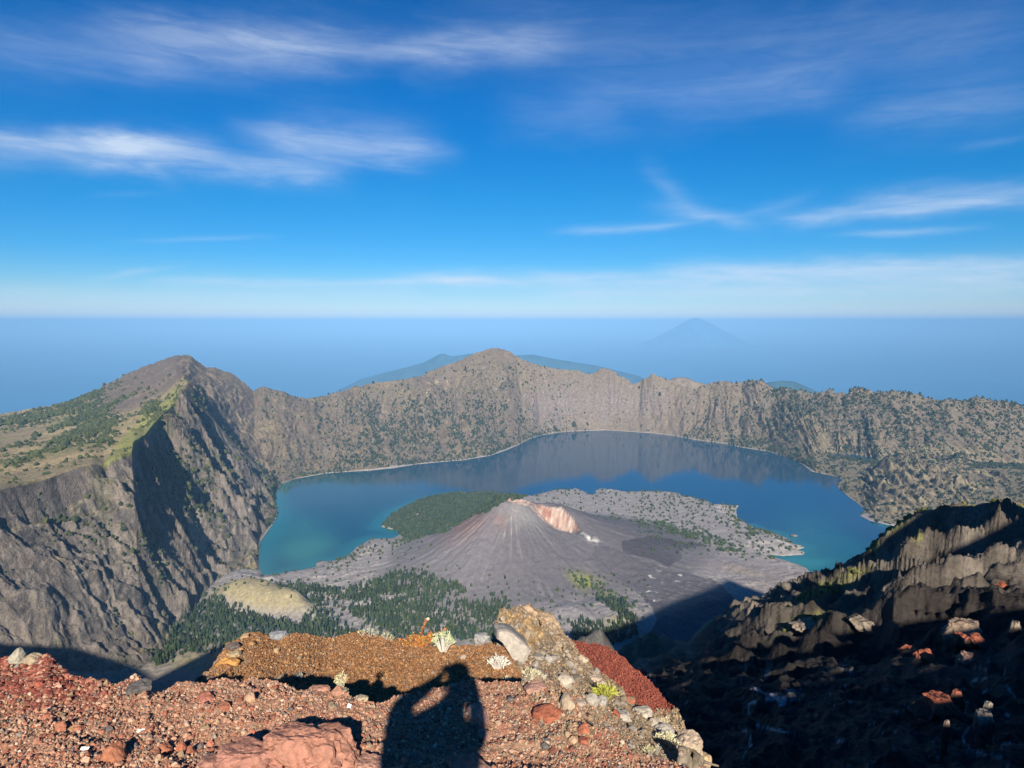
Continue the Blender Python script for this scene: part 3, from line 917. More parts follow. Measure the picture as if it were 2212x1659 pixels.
def flank_relief(x, y, z, t, a):
    d = np.degrees(a)
    R_ = np.hypot(x, y)
    body = smooth(2.0, 2.6, t) * (1 - smooth(3.2, 3.9, t) * .9) * (t <= 5)
    w = fbm(x / 110, y / 110, 3, 401) * 30
    vis = 1 - smooth(38.5, 60, d)
    c1 = (np.log(np.maximum(y, 1)) + .38 * x / np.maximum(y, 1) + w / 290) * 900
    rel = np.clip(y / 900, .06, .6)
    up = smooth(15, 21, d)
    z = z + vis * body * up * rel * ((ridged(c1 / 250, x / 170, 1, 403) ** 2.2 - .42) * 85 + (ridged(c1 / 82 + 3, x / 62, 4, 405) - .6) * 56 + (ridged((x + y * .5) / 14 + w / 17, (y - x * .4) / 16, 4, 406) - .6) * 20 + fbm(x / 5, y / 5, 3, 408) * 4)
    z = z + vis * body * up * rel * ((ridged(x / 18 + y / 36, z / 9, 4, 418) - .6) * 16 + (ridged(x / 7 - y / 24, z / 4, 3, 419) - .6) * 6)
    z = z + vis * smooth(1.2, 2.2, t) * (t < 5) * fbm(x / 25, y / 25, 4, 407) * np.clip(R_ * .009, 0, 4)
    z = z + smooth(.1, .8, t) * (t < 3.2) * ((ridged(a * 9, np.log(np.maximum(R_, 1)) * 5, 4, 409) - .6) * np.clip(R_, 0, 130) * .05) * vis
    z = z + smooth(.2, 1, t) * (t < 5) * fbm(x / np.clip(R_ * .05, 1, 60), y / np.clip(R_ * .05, 1, 60), 3, 411) * np.clip(R_, 0, 500) * .008 * vis
    # the crags of the two lit shoulders on the skyline
    sk = np.exp(-((t - 4) / .16) ** 2) * (d < 22)
    z = z + sk * (ridged(x / 14 + w / 25, y / 25, 3, 415) - .62) * 9
    z = z + np.exp(-((t - 4) / .08) ** 2) * vis * (d >= 22) * (ridged(x / 24, y / 24, 3, 417) - .62) * 7
    # the summit ridge beside the viewpoint: high enough that only the tops of the flank's ribs catch the sun
    m = (d > 12) & (d < 38) & (t > 2.3) & (t < 4.0)
    kk = y[m] / ly
    x0, z0 = x[m] - lx * kk, z[m] - lz * kk
    xs = np.arange(60, 400, 24.0)
    pz = [np.percentile(z0[np.abs(x0 - q) < 24], CREST_PCT) for q in xs]
    pz = np.convolve(np.pad(pz, 1, mode='edge'), [.25, .5, .25], 'valid')
    pz = np.minimum(pz, np.interp(xs, [60, 78, 120, 175, 230, 280, 330], [4, 8, 14, 27, 60, 120, 240])) * np.interp(xs, [200, 280], [1.0, 1.13])
    prof_r = np.concatenate([[7, 25, 45], xs, [560, 660, 760, 930, 1305]])
    prof_z = np.concatenate([[-2.4, -2.2, 0], pz, [72, 70, 84, 212, 441]])
    base_z = np.interp(R_, [7, 25, 60, 240, 1305], [-2.4, -2.2, 0, 40, 441])
    z = z + (np.interp(R_, prof_r, prof_z) - base_z) * np.exp(-((d - 90) / 14) ** 2) * (R_ < 1305)
    CREST_P.extend([prof_r, prof_z])
    print('CREST', [(int(u_), int(v_)) for u_, v_ in zip(xs, pz)])
    return z


def flank_paint(x, y, z, t, px, py, nz):
    R_ = np.hypot(x, y)
    n1, n2 = fbm(x / np.clip(R_ * .12, 2, 110), y / np.clip(R_ * .12, 2, 110), 4, 421), fbm(x / np.clip(R_ * .03, .6, 30), y / np.clip(R_ * .03, .6, 30), 3, 423)
    c = np.empty(x.shape + (3,), np.float32)
    c[:] = C3(.026, .022, .021)  # darkened towards black, the flank's deep shade put into the colour
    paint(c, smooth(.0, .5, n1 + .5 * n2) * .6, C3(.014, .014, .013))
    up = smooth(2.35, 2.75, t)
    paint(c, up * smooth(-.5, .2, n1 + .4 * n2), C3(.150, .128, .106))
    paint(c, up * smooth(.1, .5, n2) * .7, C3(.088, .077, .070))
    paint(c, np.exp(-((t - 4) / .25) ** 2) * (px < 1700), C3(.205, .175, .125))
    for cx, cy, Y, rx, ry, h in CRAGS:
        red = 1 if (cx, cy) in ((2082, 1360), (1957, 1398), (2000, 1405), (2030, 1502), (2150, 1262)) else 0
        if (cx, cy) not in CRAG_MASK:
            continue
        m = np.clip(CRAG_MASK[(cx, cy)] * 2.2 + .6 * n1 + .5 * n2 - .7, 0, 1)
        paint(c, m, C3(.250, .205, .160))
        if red:
            paint(c, m * smooth(-.25, .1, n2 + .3 * n1), C3(.260, .080, .045))
    gr = np.clip(blob(px, py, 1800, 1262, 85, 13, -24, 3) + blob(px, py, 1885, 1178, 18, 14, -30) + blob(px, py, 1740, 1338, 40, 9, -18) + blob(px, py, 1985, 1160, 14, 8) + .8 * blob(px, py, 1940, 1135, 30, 8, -35), 0, 1)
    paint(c, gr * smooth(-.4, .1, n2), C3(.200, .195, .060))
    lr = np.log(np.maximum(R_, 1))
    pale = smooth(.80, .90, ridged(px / 90 + n1, py / 60, 2, 425)) * smooth(-.1, .25, n1 + .5 * fbm(px / 9, py / 9, 3, 427)) * smooth(1400, 1500, py) * (t < 2.6) * .6
    paint(c, pale, C3(.42, .42, .45))
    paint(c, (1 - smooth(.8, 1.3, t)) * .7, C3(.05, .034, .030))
    return c


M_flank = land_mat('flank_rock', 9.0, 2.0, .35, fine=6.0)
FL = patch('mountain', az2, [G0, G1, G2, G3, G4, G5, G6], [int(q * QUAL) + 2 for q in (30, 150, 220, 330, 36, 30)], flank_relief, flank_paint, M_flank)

az3 = np.linspace(rad(-112), rad(-45), 110)
_lr = [(7, -2.2, -6), (100, -8, -78), (300, -12, -230), (600, 50, -450), (730, 108, -540), (893, 78, -650), (1030, -45, -730), (1133, 5, -790), (1277, 68, -860), (1500, 80, -930), (2900, 100, -1000)]
L_lines = [[AZ(-112, r_, min(za, 0) - r_ * .35), AZ(-90, r_, za), AZ(-45, min(r_, 2100), zb)] for r_, za, zb in _lr]


def left_relief(x, y, z, t, a):
    R_ = np.hypot(x, y)
    return z + (ridged(x / (R_ * .2 + 5), y / (R_ * .2 + 5), 4, 431) - .6) * np.clip(R_, 0, 900) * .03 * smooth(.1, 1, t)


def left_paint(x, y, z, t, px, py, nz):
    c = np.empty(x.shape + (3,), np.float32)
    c[:] = C3(.12, .10, .085)
    return c



patch('mountain', az3, L_lines, [20, 20, 20, 16, 14, 14, 10, 14, 14, 24], left_relief, left_paint, M_flank)


# ------------------------------------------------------------------ vegetation on the far slopes
def grid_lookup(pts_t):
    pass


def scatter_mesh(name, P, S, H, base_v, base_f, colr, mat, rs, lean=None, kind='stuff', squash=None):
    """merge len(P) copies of a small base mesh, each scaled, turned and tinted"""
    n, nv = len(P), len(base_v)
    th = rs.rand(n) * 2 * np.pi
    c, s = np.cos(th)[:, None], np.sin(th)[:, None]
    bx, by, bz = base_v[:, 0][None], base_v[:, 1][None], base_v[:, 2][None]
    jit = 1 + .22 * rs.randn(n, nv)
    X = (bx * c - by * s) * S[:, None] * jit
    Y = (bx * s + by * c) * S[:, None] * jit
    Z = bz * H[:, None] * (1 + .10 * rs.randn(n, nv))
    v = np.stack([X, Y, Z], -1) + P[:, None, :]
    f = (base_f[None] + (np.arange(n) * nv)[:, None, None]).reshape(-1, base_f.shape[1])
    cc_ = np.repeat(colr[:, None, :], nv, 1)
    cc_ = cc_ * (1 + .18 * rs.randn(n, nv, 1))
    return tag(mesh_obj(name, v.reshape(-1, 3), f, mat, np.clip(cc_, .004, 1).reshape(-1, 3), smooth_shade=False), kind=kind)


# conifer: ragged stacked skirts on a short stem; bush: lumpy low crown
def conifer_base(tiers=3, seg=6):
    v, f = [], []
    for k in range(tiers):
        z0, z1 = .10 + .26 * k, .52 + .25 * k
        rr_ = .5 * (1 - .27 * k)
        i0 = len(v)
        for q in range(seg):
            a_ = 2 * math.pi * (q + .5 * k) / seg
            v.append((rr_ * math.cos(a_), rr_ * math.sin(a_), z0 + (.05 if q % 2 else -.03)))
        v.append((0, 0, min(z1, 1.0)))
        for q in range(seg):
            f.append((i0 + q, i0 + (q + 1) % seg, i0 + seg))
    return np.array(v), np.array(f)


def bush_base():
    v = [(0, 0, 1.0)]
    for zz, rr_, o in ((.72, .38, 0), (.35, .52, .5), (-.15, .42, 0)):
        for q in range(5):
            a_ = 2 * math.pi * (q + o) / 5
            v.append((rr_ * math.cos(a_), rr_ * math.sin(a_), zz))
    f = [(0, 1 + q, 1 + (q + 1) % 5) for q in range(5)]
    for b0, b1, o in ((1, 6, 0), (6, 11, 1)):
        for q in range(5):
            a0, a1 = b0 + q, b0 + (q + 1) % 5
            if o == 0:
                c0, c1 = b1 + q, b1 + (q - 1) % 5
                f += [(a0, c0, a1), (a0, c1, c0)]
            else:
                c0, c1 = b1 + q, b1 + (q + 1) % 5
                f += [(a0, c1, a1), (a0, c0, c1)]
    return np.array(v, float), np.array(f)


M_leaf = plain_mat('foliage', (.05, .06, .03), .85, .25, 6.0, .1, attr=True)
rs = np.random.RandomState(21)
CONV, CONF = conifer_base()
BUV, BUF = bush_base()
flat = lambda q: np.asarray(q).ravel()
vx, vy, vz, vpx, vpy = flat(x), flat(y), flat(z), flat(px), flat(py)
vt, vd, vr = flat(tt), flat(dg), flat(r)
# visibility from the viewpoint (keep a margin so that a step aside still looks wooded)
evv = z / np.maximum(y, 1)
run = np.maximum.accumulate(evv, axis=0)
vis = flat(evv >= run - .012)
area = flat(np.gradient(r, axis=0) * r * np.gradient(azs)[None, :])
ok = vis & (vz > LZ + 1.5) & (vt < 6.5) & (vpx > -60) & (vpx < 2280)
vnz = flat(nz)
vn = flat(fbm(x / 230, y / 230, 4, 501))
vn2 = flat(fbm(x / 60, y / 60, 3, 503))
vridge = flat(ridged(ca / 190, r / 900, 3, 505))


def pick(dens, n):
    w = np.where(ok, dens, 0) * area
    w = np.clip(w, 0, None)
    i = rs.choice(len(w), n, p=w / w.sum())
    st = 6.0
    P = np.stack([vx[i] + rs.randn(n) * st * .3, vy[i] + rs.randn(n) * st * .3, vz[i]], -1)
    return i, P


def greens(n, a=(.030, .045, .026), b=(.060, .070, .030)):
    t_ = rs.rand(n, 1)
    return np.asarray(a)[None] * (1 - t_) + np.asarray(b)[None] * t_


# far walls
dfar = (vt > 3.0) & (vd > -20.5)
d_ = np.zeros(vx.shape)
centre = np.exp(-((vpx - 900) / 210) ** 2) * smooth(830, 900, vpy) + .5 * np.exp(-((vpx - 1080) / 130) ** 2)
d_ += dfar * (vpx < 1290) * (.10 + 1.5 * centre * smooth(.42, .72, vridge + .25 * vn2)) * smooth(760, 830, vpy)
d_ += dfar * (vpx < 1290) * .9 * np.exp(-((vz - LZ) / 60.0) ** 2) * smooth(-.3, .3, vn)
d_ += dfar * (vpx > 1090) * (vpx < 1210) * 2.2 * np.exp(-((vz - LZ) / 50.0) ** 2)
d_ += dfar * (vpx >= 1290) * (vpx < 1480) * .22 * smooth(-.2, .4, vn)
d_ += dfar * (vpx >= 1480) * (.35 + 1.35 * smooth(1560, 1720, vpx)) * smooth(-.55, .25, vn + .6 * vn2) * (1 - .75 * (vd > 23) * (vt < 4.6))
d_ += dfar * (vpx > 1470) * 1.6 * np.exp(-((vz - LZ) / 70.0) ** 2) * (vpx < 1760)
d_ = d_ * smooth(-.25, .35, vn2 + .5 * vn) + .25 * d_
d_ *= 1 - .85 * np.clip(blob(vpx, vpy, 640, 930, 90, 55) + blob(vpx, vpy, 1000, 830, 60, 20) + blob(vpx, vpy, 1300, 880, 120, 30), 0, 1)
n = 34000
i, P = pick(d_, n)
S = rs.gamma(3, 1, n) / 3 * 8.2
scatter_mesh('woods', P, S, S * (.85 + .6 * rs.rand(n)), BUV, BUF, greens(n, (.020, .034, .026), (.044, .055, .032)), M_leaf, rs)
# left wall and plateau scrub
dl = (vt > 3.0) & (vd <= -19.6)
d_ = dl * (vt < 4) * smooth(.05, .5, vn + .55 * vn2) * (.35 + smooth(.4, .7, vnz)) + dl * (vt < 4) * 3.0 * np.clip(blob(vpx, vpy, 410, 1040, 40, 70, -25) + .6 * blob(vpx, vpy, 290, 1180, 60, 30, 30) + .5 * blob(vpx, vpy, 180, 1150, 70, 30, 30), 0, 1)
d_ += dl * (vt >= 4) * 2.2 * np.clip(blob(vpx, vpy, 205, 925, 34, 32, -35) + .8 * blob(vpx, vpy, 150, 950, 40, 10, -25) + .9 * blob(vpx, vpy, 330, 890, 18, 18) + .7 * blob(vpx, vpy, 60, 905, 60, 10, -12) + .6 * blob(vpx, vpy, 170, 870, 60, 10, -22)
                             + .7 * blob(vpx, vpy, 60, 990, 80, 8, -22) + .7 * blob(vpx, vpy, 170, 905, 120, 4, -24), 0, 1) * smooth(-.35, .2, vn2 + .4 * vn)
d_ += dl * (vt >= 4) * (vt < 5) * .035
n = 8000
i, P = pick(d_, n)
S = np.clip(vr[i] / 4200, .45, 1.3) * rs.gamma(5, 1, n) / 5 * 13
scatter_mesh('scrub', P, S, S * (.7 + .4 * rs.rand(n)), BUV, BUF, greens(n, (.032, .045, .022), (.075, .085, .034)), M_leaf, rs)

# valley forest of conifers
FOREST = [(330, 1440), (350, 1400), (380, 1350), (405, 1310), (475, 1288), (520, 1312), (560, 1330), (600, 1345), (650, 1338), (664, 1315), (640, 1300), (596, 1280), (590, 1262), (640, 1264), (700, 1272), (770, 1268), (820, 1252), (865, 1234), (905, 1228), (930, 1245), (985, 1258), (1012, 1280), (960, 1296),
          (1020, 1302), (1060, 1300), (1096, 1298), (1100, 1315), (1090, 1330), (1064, 1385), (1000, 1384), (880, 1400), (700, 1395), (540, 1400), (440, 1420)]
FOREST2 = [(1235, 1345), (1262, 1338), (1290, 1345), (1325, 1345), (1340, 1330), (1300, 1305), (1290, 1298), (1330, 1300), (1352, 1300), (1358, 1320), (1380, 1340), (1380, 1375), (1345, 1388), (1290, 1392), (1235, 1380)]
PENIN = [(824, 1140), (846, 1116), (880, 1094), (930, 1074), (1000, 1067), (1060, 1066), (1142, 1073), (1110, 1080), (1085, 1083), (1050, 1104), (1010, 1124), (960, 1148), (910, 1162), (880, 1166), (860, 1150)]
fpx, fpy = vpx + vn * 10 + vn2 * 6, vpy + vn * 4 + vn2 * 3
fin = in_poly(fpx, fpy, FOREST) & (vt < 3.12)
gap = np.clip(blob(vpx, vpy, 740, 1302, 48, 10, 8) + blob(vpx, vpy, 830, 1293, 60, 8, -8) + blob(vpx, vpy, 720, 1322, 40, 14, 25) + blob(vpx, vpy, 770, 1345, 35, 20, 20) + .9 * blob(vpx, vpy, 950, 1308, 60, 6, 10) + blob(vpx, vpy, 1010, 1340, 45, 14, 15) + .8 * blob(vpx, vpy, 930, 1360, 60, 8) + .9 * blob(vpx, vpy, 820, 1372, 50, 16, 10), 0, 1)
moundw = np.clip(flat(mn) / 30, 0, 1)
d1 = fin * (1 - .92 * gap) * (1 - .97 * moundw) * (.25 + .75 * smooth(-.45, .0, vn2 + .4 * vn))
d1 += (in_poly(fpx, fpy, FOREST2) & (vt < 3.05)) * 1.0 * (1 - .9 * blob(vpx, vpy, 1320, 1345, 30, 18))
i, P = pick(d1, 5200)
n = len(i)
S = (6 + 9 * rs.rand(n) ** 1.5) * 1.1
Hh = S * (1.5 + .9 * rs.rand(n))
g = greens(n, (.016, .030, .018), (.048, .064, .026)) * (1 + .5 * np.clip(vn2[i] + vn[i], -.6, .8))[:, None]
order = np.argsort(vr[i])
lone = order[:300]
rest = order[300:]
scatter_mesh('forest', P[rest], S[rest], Hh[rest], CONV, CONF, g[rest], M_leaf, rs)
TREES = (P[lone], S[lone], Hh[lone])
# peninsula wood, bushes on the lava
i, P = pick((in_poly(fpx, fpy, PENIN) & (vt < 3.05)) * 1.0, 6500)
n = len(i)
S = 15 + 7 * rs.rand(n)
scatter_mesh('woods', P, S, S * (.7 + .5 * rs.rand(n)), BUV, BUF, greens(n, (.024, .042, .026), (.052, .066, .034)), M_leaf, rs)
d2_ = (vt < 3.02) * (vz > LZ + 4) * (3.0 * np.clip(blob(vpx, vpy, 1545, 1170, 40, 10, 25) + blob(vpx, vpy, 1500, 1158, 45, 6, 12) + .9 * blob(vpx, vpy, 1620, 1150, 22, 14, 30) + blob(vpx, vpy, 1570, 1185, 30, 8, 30) + blob(vpx, vpy, 1668, 1155, 22, 5, 20) + blob(vpx, vpy, 1590, 1104, 8, 16, 0)
          + blob(vpx, vpy, 752, 1200, 20, 12, -35) + .8 * blob(vpx, vpy, 880, 1165, 40, 6, -20) + blob(vpx, vpy, 1445, 1140, 45, 8, 10) + .7 * blob(vpx, vpy, 1665, 1200, 10, 8), 0, 1) * smooth(-.2, .3, vn2 + .3 * vn)
          + .10 * ((vpx < 1000) & (vpy > 1165) & (vpy < 1280)) + .10 * ((vpx > 1150) & (vpy < 1130)) + .16 * ((vpx > 1380) & (vpy < 1200)) + .10 * ((vpy > 1240) & (vpx > 900) & (vpx < 1400)) + 1.4 * blob(vpx, vpy, 1285, 1270, 60, 16, 33, 3))
i, P = pick(d2_ * (flat(cone) < base_h + 90), 2300)
n = len(i)
S = 6 + 8 * rs.rand(n)
scatter_mesh('scrub', P, S, S * (.8 + .6 * rs.rand(n)), BUV, BUF, greens(n, (.026, .042, .024), (.060, .078, .030)), M_leaf, rs)
# flank scrub that catches the light
fp = [FL[k_] for k_ in ('px', 'py', 't')]
w = np.clip(blob(fp[0], fp[1], 1800, 1262, 80, 11, -24, 3) + .6 * blob(fp[0], fp[1], 1885, 1178, 16, 12, -30) + .5 * blob(fp[0], fp[1], 1730, 1340, 30, 8, -18) + .25 * np.exp(-((fp[2] - 3.97) / .03) ** 2) * (fp[0] > 1680), 0, 1) * (fp[2] < 4.02) * (fp[2] > 2)
fi = rs.choice(len(w), 900, p=w / w.sum())
S = np.hypot(FL['v'][fi][:, 0], FL['v'][fi][:, 1]) / 1300 * (4 + 5 * rs.rand(900))
scatter_mesh('scrub', FL['v'][fi], S, S * .8, BUV, BUF, greens(900, (.060, .075, .022), (.150, .150, .045)), M_leaf, rs)

# the nearest conifers of the valley, one by one: a crown on a trunk
M_bark = plain_mat('bark', (.10, .075, .055), .9, .3, 1.0)
tvars = []
for q in range(5):
    v_ = CONV * np.array([1, 1, 1.0])
    v_ = np.concatenate([v_]) * (1 + .10 * rs.randn(len(CONV), 3)) + np.array([0, 0, .06])
    me = mesh_obj('crown', v_, CONF, M_leaf, np.tile(np.array([[.024, .046, .027]]) * (.8 + .1 * q), (len(v_), 1)), smooth_shade=False)
    tvars.append(me.data)
    bpy.data.objects.remove(me)
a_ = np.arange(6) * math.pi / 3
tv = np.concatenate([np.stack([.05 * np.cos(a_), .05 * np.sin(a_), 0 * a_ - .05], -1), np.stack([.02 * np.cos(a_), .02 * np.sin(a_), 0 * a_ + .5], -1)])
tfc = np.array([(q, (q + 1) % 6, 6 + (q + 1) % 6, 6 + q) for q in range(6)])
trunk_o = mesh_obj('trunk', tv, tfc, M_bark)
trunk_me = trunk_o.data
bpy.data.objects.remove(trunk_o)
for q in range(len(TREES[0])):
    e = empty('conifer_tree', TREES[0][q], rs.rand() * 6.28)
    e.scale = (TREES[1][q] * 1.0, TREES[1][q] * 1.0, TREES[2][q])
    tag(e, 'dark green conifer among the nearest trees of the valley forest', 'tree', 'conifers of the valley forest')
    for nm, dt in (('crown', tvars[q % 5]), ('trunk', trunk_me)):
        o = bpy.data.objects.new(nm, dt)
        COL.objects.link(o)
        o.parent = e

# ------------------------------------------------------------------ foreground ground patches
def zrow(pts, dr, dz):
    return [(a, r_ + dr, z_ - dz) for a, r_, z_ in pts]


CREST = [(-300, 1400, 4.0), (-100, 1418, 4.1), (0, 1426, 4.1), (20, 1422, 4.1), (60, 1419, 4.1), (100, 1420, 4.0), (110, 1430, 3.95), (135, 1446, 3.85), (150, 1460, 3.75), (165, 1469, 3.7), (200, 1472, 3.65), (225, 1470, 3.65),
         (275, 1463, 3.7), (300, 1462, 3.7), (318, 1490, 3.5), (350, 1486, 3.55), (400, 1482, 3.6), (450, 1480, 3.6), (500, 1475, 3.62), (537, 1463, 3.7), (575, 1464, 3.7), (610, 1474, 3.6), (660, 1488, 3.5), (685, 1482, 3.5), (708, 1485, 3.48), (730, 1489, 3.45),
         (760, 1505, 3.36), (784, 1515, 3.32), (808, 1515, 3.32), (834, 1508, 3.35), (856, 1506, 3.36), (904, 1496, 3.45), (934, 1490, 3.52), (976, 1478, 3.62), (1030, 1467, 3.75), (1064, 1470, 3.75), (1104, 1475, 3.72), (1135, 1471, 3.75), (1163, 1476, 3.7),
         (1193, 1490, 3.55), (1215, 1501, 3.45), (1223, 1516, 3.4), (1241, 1536, 3.28), (1259, 1554, 3.2), (1279, 1572, 3.12), (1303, 1584, 3.08), (1343, 1600, 3.03), (1362, 1622, 2.97), (1378, 1638, 2.93), (1409, 1642, 2.95), (1434, 1651, 2.95), (1459, 1654, 2.98),
         (1522, 1657, 3.05), (1560, 1680, 3.1), (1700, 1780, 3.05), (2200, 2150, 2.9)]
CR = [PP(*p) for p in CREST]
NB = [PP(-300, 1790, 2.2), PP(0, 1750, 2.38), PP(500, 1735, 2.45), PP(1106, 1735, 2.45), PP(1250, 1740, 2.42), PP(1400, 1765, 2.3), PP(1560, 1830, 2.1), PP(1700, 1910, 1.95), PP(2200, 2400, 1.8)]
N00 = [AZ(-48, 1.0, -1.64), AZ(0, 1.0, -1.66), AZ(40, 1.0, -1.66), AZ(50, 1.0, -1.7)]
azn = np.linspace(rad(-45), rad(45), int(1300 * QUAL))


def smooth3(x, y, z, s, seed, octs=4):
    return (fbm(x / s, y / s, octs, seed) + fbm(y / s, z / s, octs, seed + 5)) * .6


def near_relief(x, y, z, t, a):
    w = smooth(1.0, 1.15, t) * (t <= 2.0) + (t > 2.0) * .6
    z = z + w * (fbm(x / .55, y / .55, 4, 601) * .05 + fbm(x / .12, y / .12, 4, 603) * .016 + fbm(x / .03, y / .03, 3, 605) * .006)
    led = ridged((y + .15 * x) / .42 + fbm(x / .7, y / .7, 3, 607) * .8, x / 1.5, 2, 609)
    z = z + w * (led - .6) * .045
    # knocked-out edge
    z = z - np.exp(-((t - 2) / .10) ** 2) * np.clip(fbm(x / .16, y / .16, 4, 611), -.2, 1) * .05
    return z


def near_paint(x, y, z, t, px, py, nz):
    n1, n2 = fbm(x / .5, y / .5, 4, 621), fbm(x / .08, y / .08, 4, 623)
    c = np.empty(x.shape + (3,), np.float32)
    c[:] = C3(.310, .175, .118)
    paint(c, smooth(-.1, .5, n1) * .7, C3(.345, .225, .155))
    paint(c, smooth(.1, .5, n2) * .5, C3(.210, .118, .083))
    hl = blob(px, py, 60, 1450, 130, 60, 12, 3)
    paint(c, hl * .9, C3(.205, .070, .050))
    ed = np.exp(-((t - 2.0) / .035) ** 2) * (px < 175)
    paint(c, ed * .8, C3(.36, .28, .19))
    paint(c, blob(px, py, 1185, 1545, 40, 34, 25, 4), C3(.34, .115, .070))
    paint(c, blob(px, py, 1165, 1490, 34, 20, 20, 3) * .6, C3(.36, .19, .14))
    paint(c, blob(px, py, 1225, 1560, 20, 40, -30, 3) * .7, C3(.32, .22, .12))
    paint(c, blob(px, py, 1310, 1600, 70, 16, 28, 3) * .7, C3(.33, .12, .075))
    return c


M_gravel = land_mat('scoria_ground', .06, .014, .34, fine=5.0)
FN = patch('ground', azn, [N00, NB, CR, zrow(CR, .16, .38), zrow(CR, .5, 1.7), zrow(CR, 1.1, 6.0)], [int(q * QUAL) + 2 for q in (24, 380, 70, 30, 8)], near_relief, near_paint, M_gravel)

# ground the photographer stands on
gx1, gy1 = np.linspace(-9, 9, 260), np.linspace(-9, 1.3, 160)
X, Y = np.meshgrid(gx1, gy1)
Zg = -1.69 - .010 * np.maximum(Y, 0) - .32 * np.clip(-Y - 1.6, 0, 20) - .05 * np.abs(X) * np.clip(-Y, 0, 3) * .2 + fbm(X / .6, Y / .6, 4, 631) * .03 * (np.hypot(X, Y) > .2)
Zg = np.where(Y > .75, Zg - .03 * smooth(.75, 1.0, Y), Zg) - .25 * np.clip(np.abs(X) - 1.6, 0, 20) * (Y > .6)
Zg = Zg - .18 * np.clip(np.abs(X) - 3.0, 0, 20)
cg = np.empty(X.shape + (3,), np.float32)
cg[:] = C3(.26, .145, .105)
tag(mesh_obj('ground', np.stack([X, Y, Zg], -1).reshape(-1, 3), grid_faces(160, 260), M_gravel, cg.reshape(-1, 3)), kind='structure')

# orange knoll
K_crest = [(398, 1500, 4.3), (413, 1484, 4.45), (435, 1462, 4.6), (455, 1445, 4.75), (468, 1428, 4.85), (478, 1416, 4.95), (487, 1402, 5.05), (494, 1393, 5.15), (510, 1385, 5.25), (523, 1377, 5.35), (540, 1373, 5.4), (560, 1374, 5.4), (575, 1379, 5.4), (600, 1385, 5.4), (615, 1378, 5.45),
           (627, 1370, 5.5), (645, 1370, 5.5), (666, 1372, 5.5), (690, 1377, 5.5), (706, 1380, 5.5), (735, 1377, 5.5), (755, 1371, 5.55), (774, 1367, 5.55), (806, 1372, 5.5), (845, 1378, 5.45), (865, 1386, 5.4), (910, 1393, 5.35), (943, 1396, 5.3), (979, 1397, 5.3),
           (1024, 1394, 5.35), (1060, 1392, 5.4), (1085, 1400, 5.3), (1105, 1430, 5.0), (1125, 1470, 4.6)]
K_base = [PP(398, 1530, 4.6), PP(460, 1525, 4.65), PP(600, 1525, 4.7), PP(800, 1530, 4.75), PP(1000, 1510, 4.75), PP(1125, 1500, 4.8)]
KC = [PP(a, b, Yq * 1.17) for a, b, Yq in K_crest]
azk = np.linspace(KC[0][0], KC[-1][0], int(820 * QUAL))


def knoll_relief(x, y, z, t, a):
    w = smooth(0, .15, t) * (t <= 1) + (t > 1) * .7
    z = z + .05 * np.sin(np.pi * np.clip(t, 0, 1)) + w * (fbm(x / .8, y / .8, 3, 641) * .05 + fbm(x / .13, y / .13, 4, 643) * .015 + fbm(x / .03, y / .03, 3, 645) * .007)
    left = smooth(KC[0][0] + .085, KC[0][0], a)
    return z + left * (ridged(x / .18, y / .3, 4, 647) - .6) * .12 * (t < 1.2) - np.exp(-((t - 1) / .08) ** 2) * np.clip(fbm(x / .1, y / .1, 3, 649), -.1, 1) * .035


def knoll_paint(x, y, z, t, px, py, nz):
    n1, n2 = fbm(x / .5, y / .5, 4, 651), fbm(x / .07, y / .07, 4, 653)
    c = np.empty(x.shape + (3,), np.float32)
    c[:] = C3(.255, .128, .058)
    paint(c, smooth(-.1, .5, n1 + .3 * n2) * .6, C3(.235, .125, .055))
    paint(c, smooth(.1, .5, n2) * .4, C3(.33, .175, .075))
    qx, qy = px + n1 * 14, py + n1 * 8
    paint(c, in_poly(qx, qy, [(545, 1445), (600, 1412), (660, 1382), (720, 1385), (690, 1430), (665, 1470), (600, 1475), (560, 1470)]) * .85, C3(.155, .110, .068))
    paint(c, in_poly(qx, qy, [(380, 1500), (413, 1475), (455, 1440), (480, 1418), (488, 1432), (470, 1452), (456, 1480), (456, 1520), (380, 1520)]), C3(.215, .205, .195))
    paint(c, in_poly(qx, qy, [(478, 1425), (495, 1395), (520, 1400), (540, 1410), (535, 1440), (520, 1455), (485, 1455), (470, 1448)]) * .8, C3(.31, .225, .13))
    paint(c, blob(px, py, 1000, 1470, 130, 26) * .7, C3(.34, .21, .10))
    return c


M_orange = land_mat('orange_ash_ground', .05, .010, .34, fine=4.0)
FK = patch('hill', azk, [K_base, KC, zrow(KC, .25, .22), zrow(KC, .8, 1.6), zrow(KC, 1.6, 7)], [int(q * QUAL) + 2 for q in (260, 40, 16, 8)], knoll_relief, knoll_paint, M_orange)

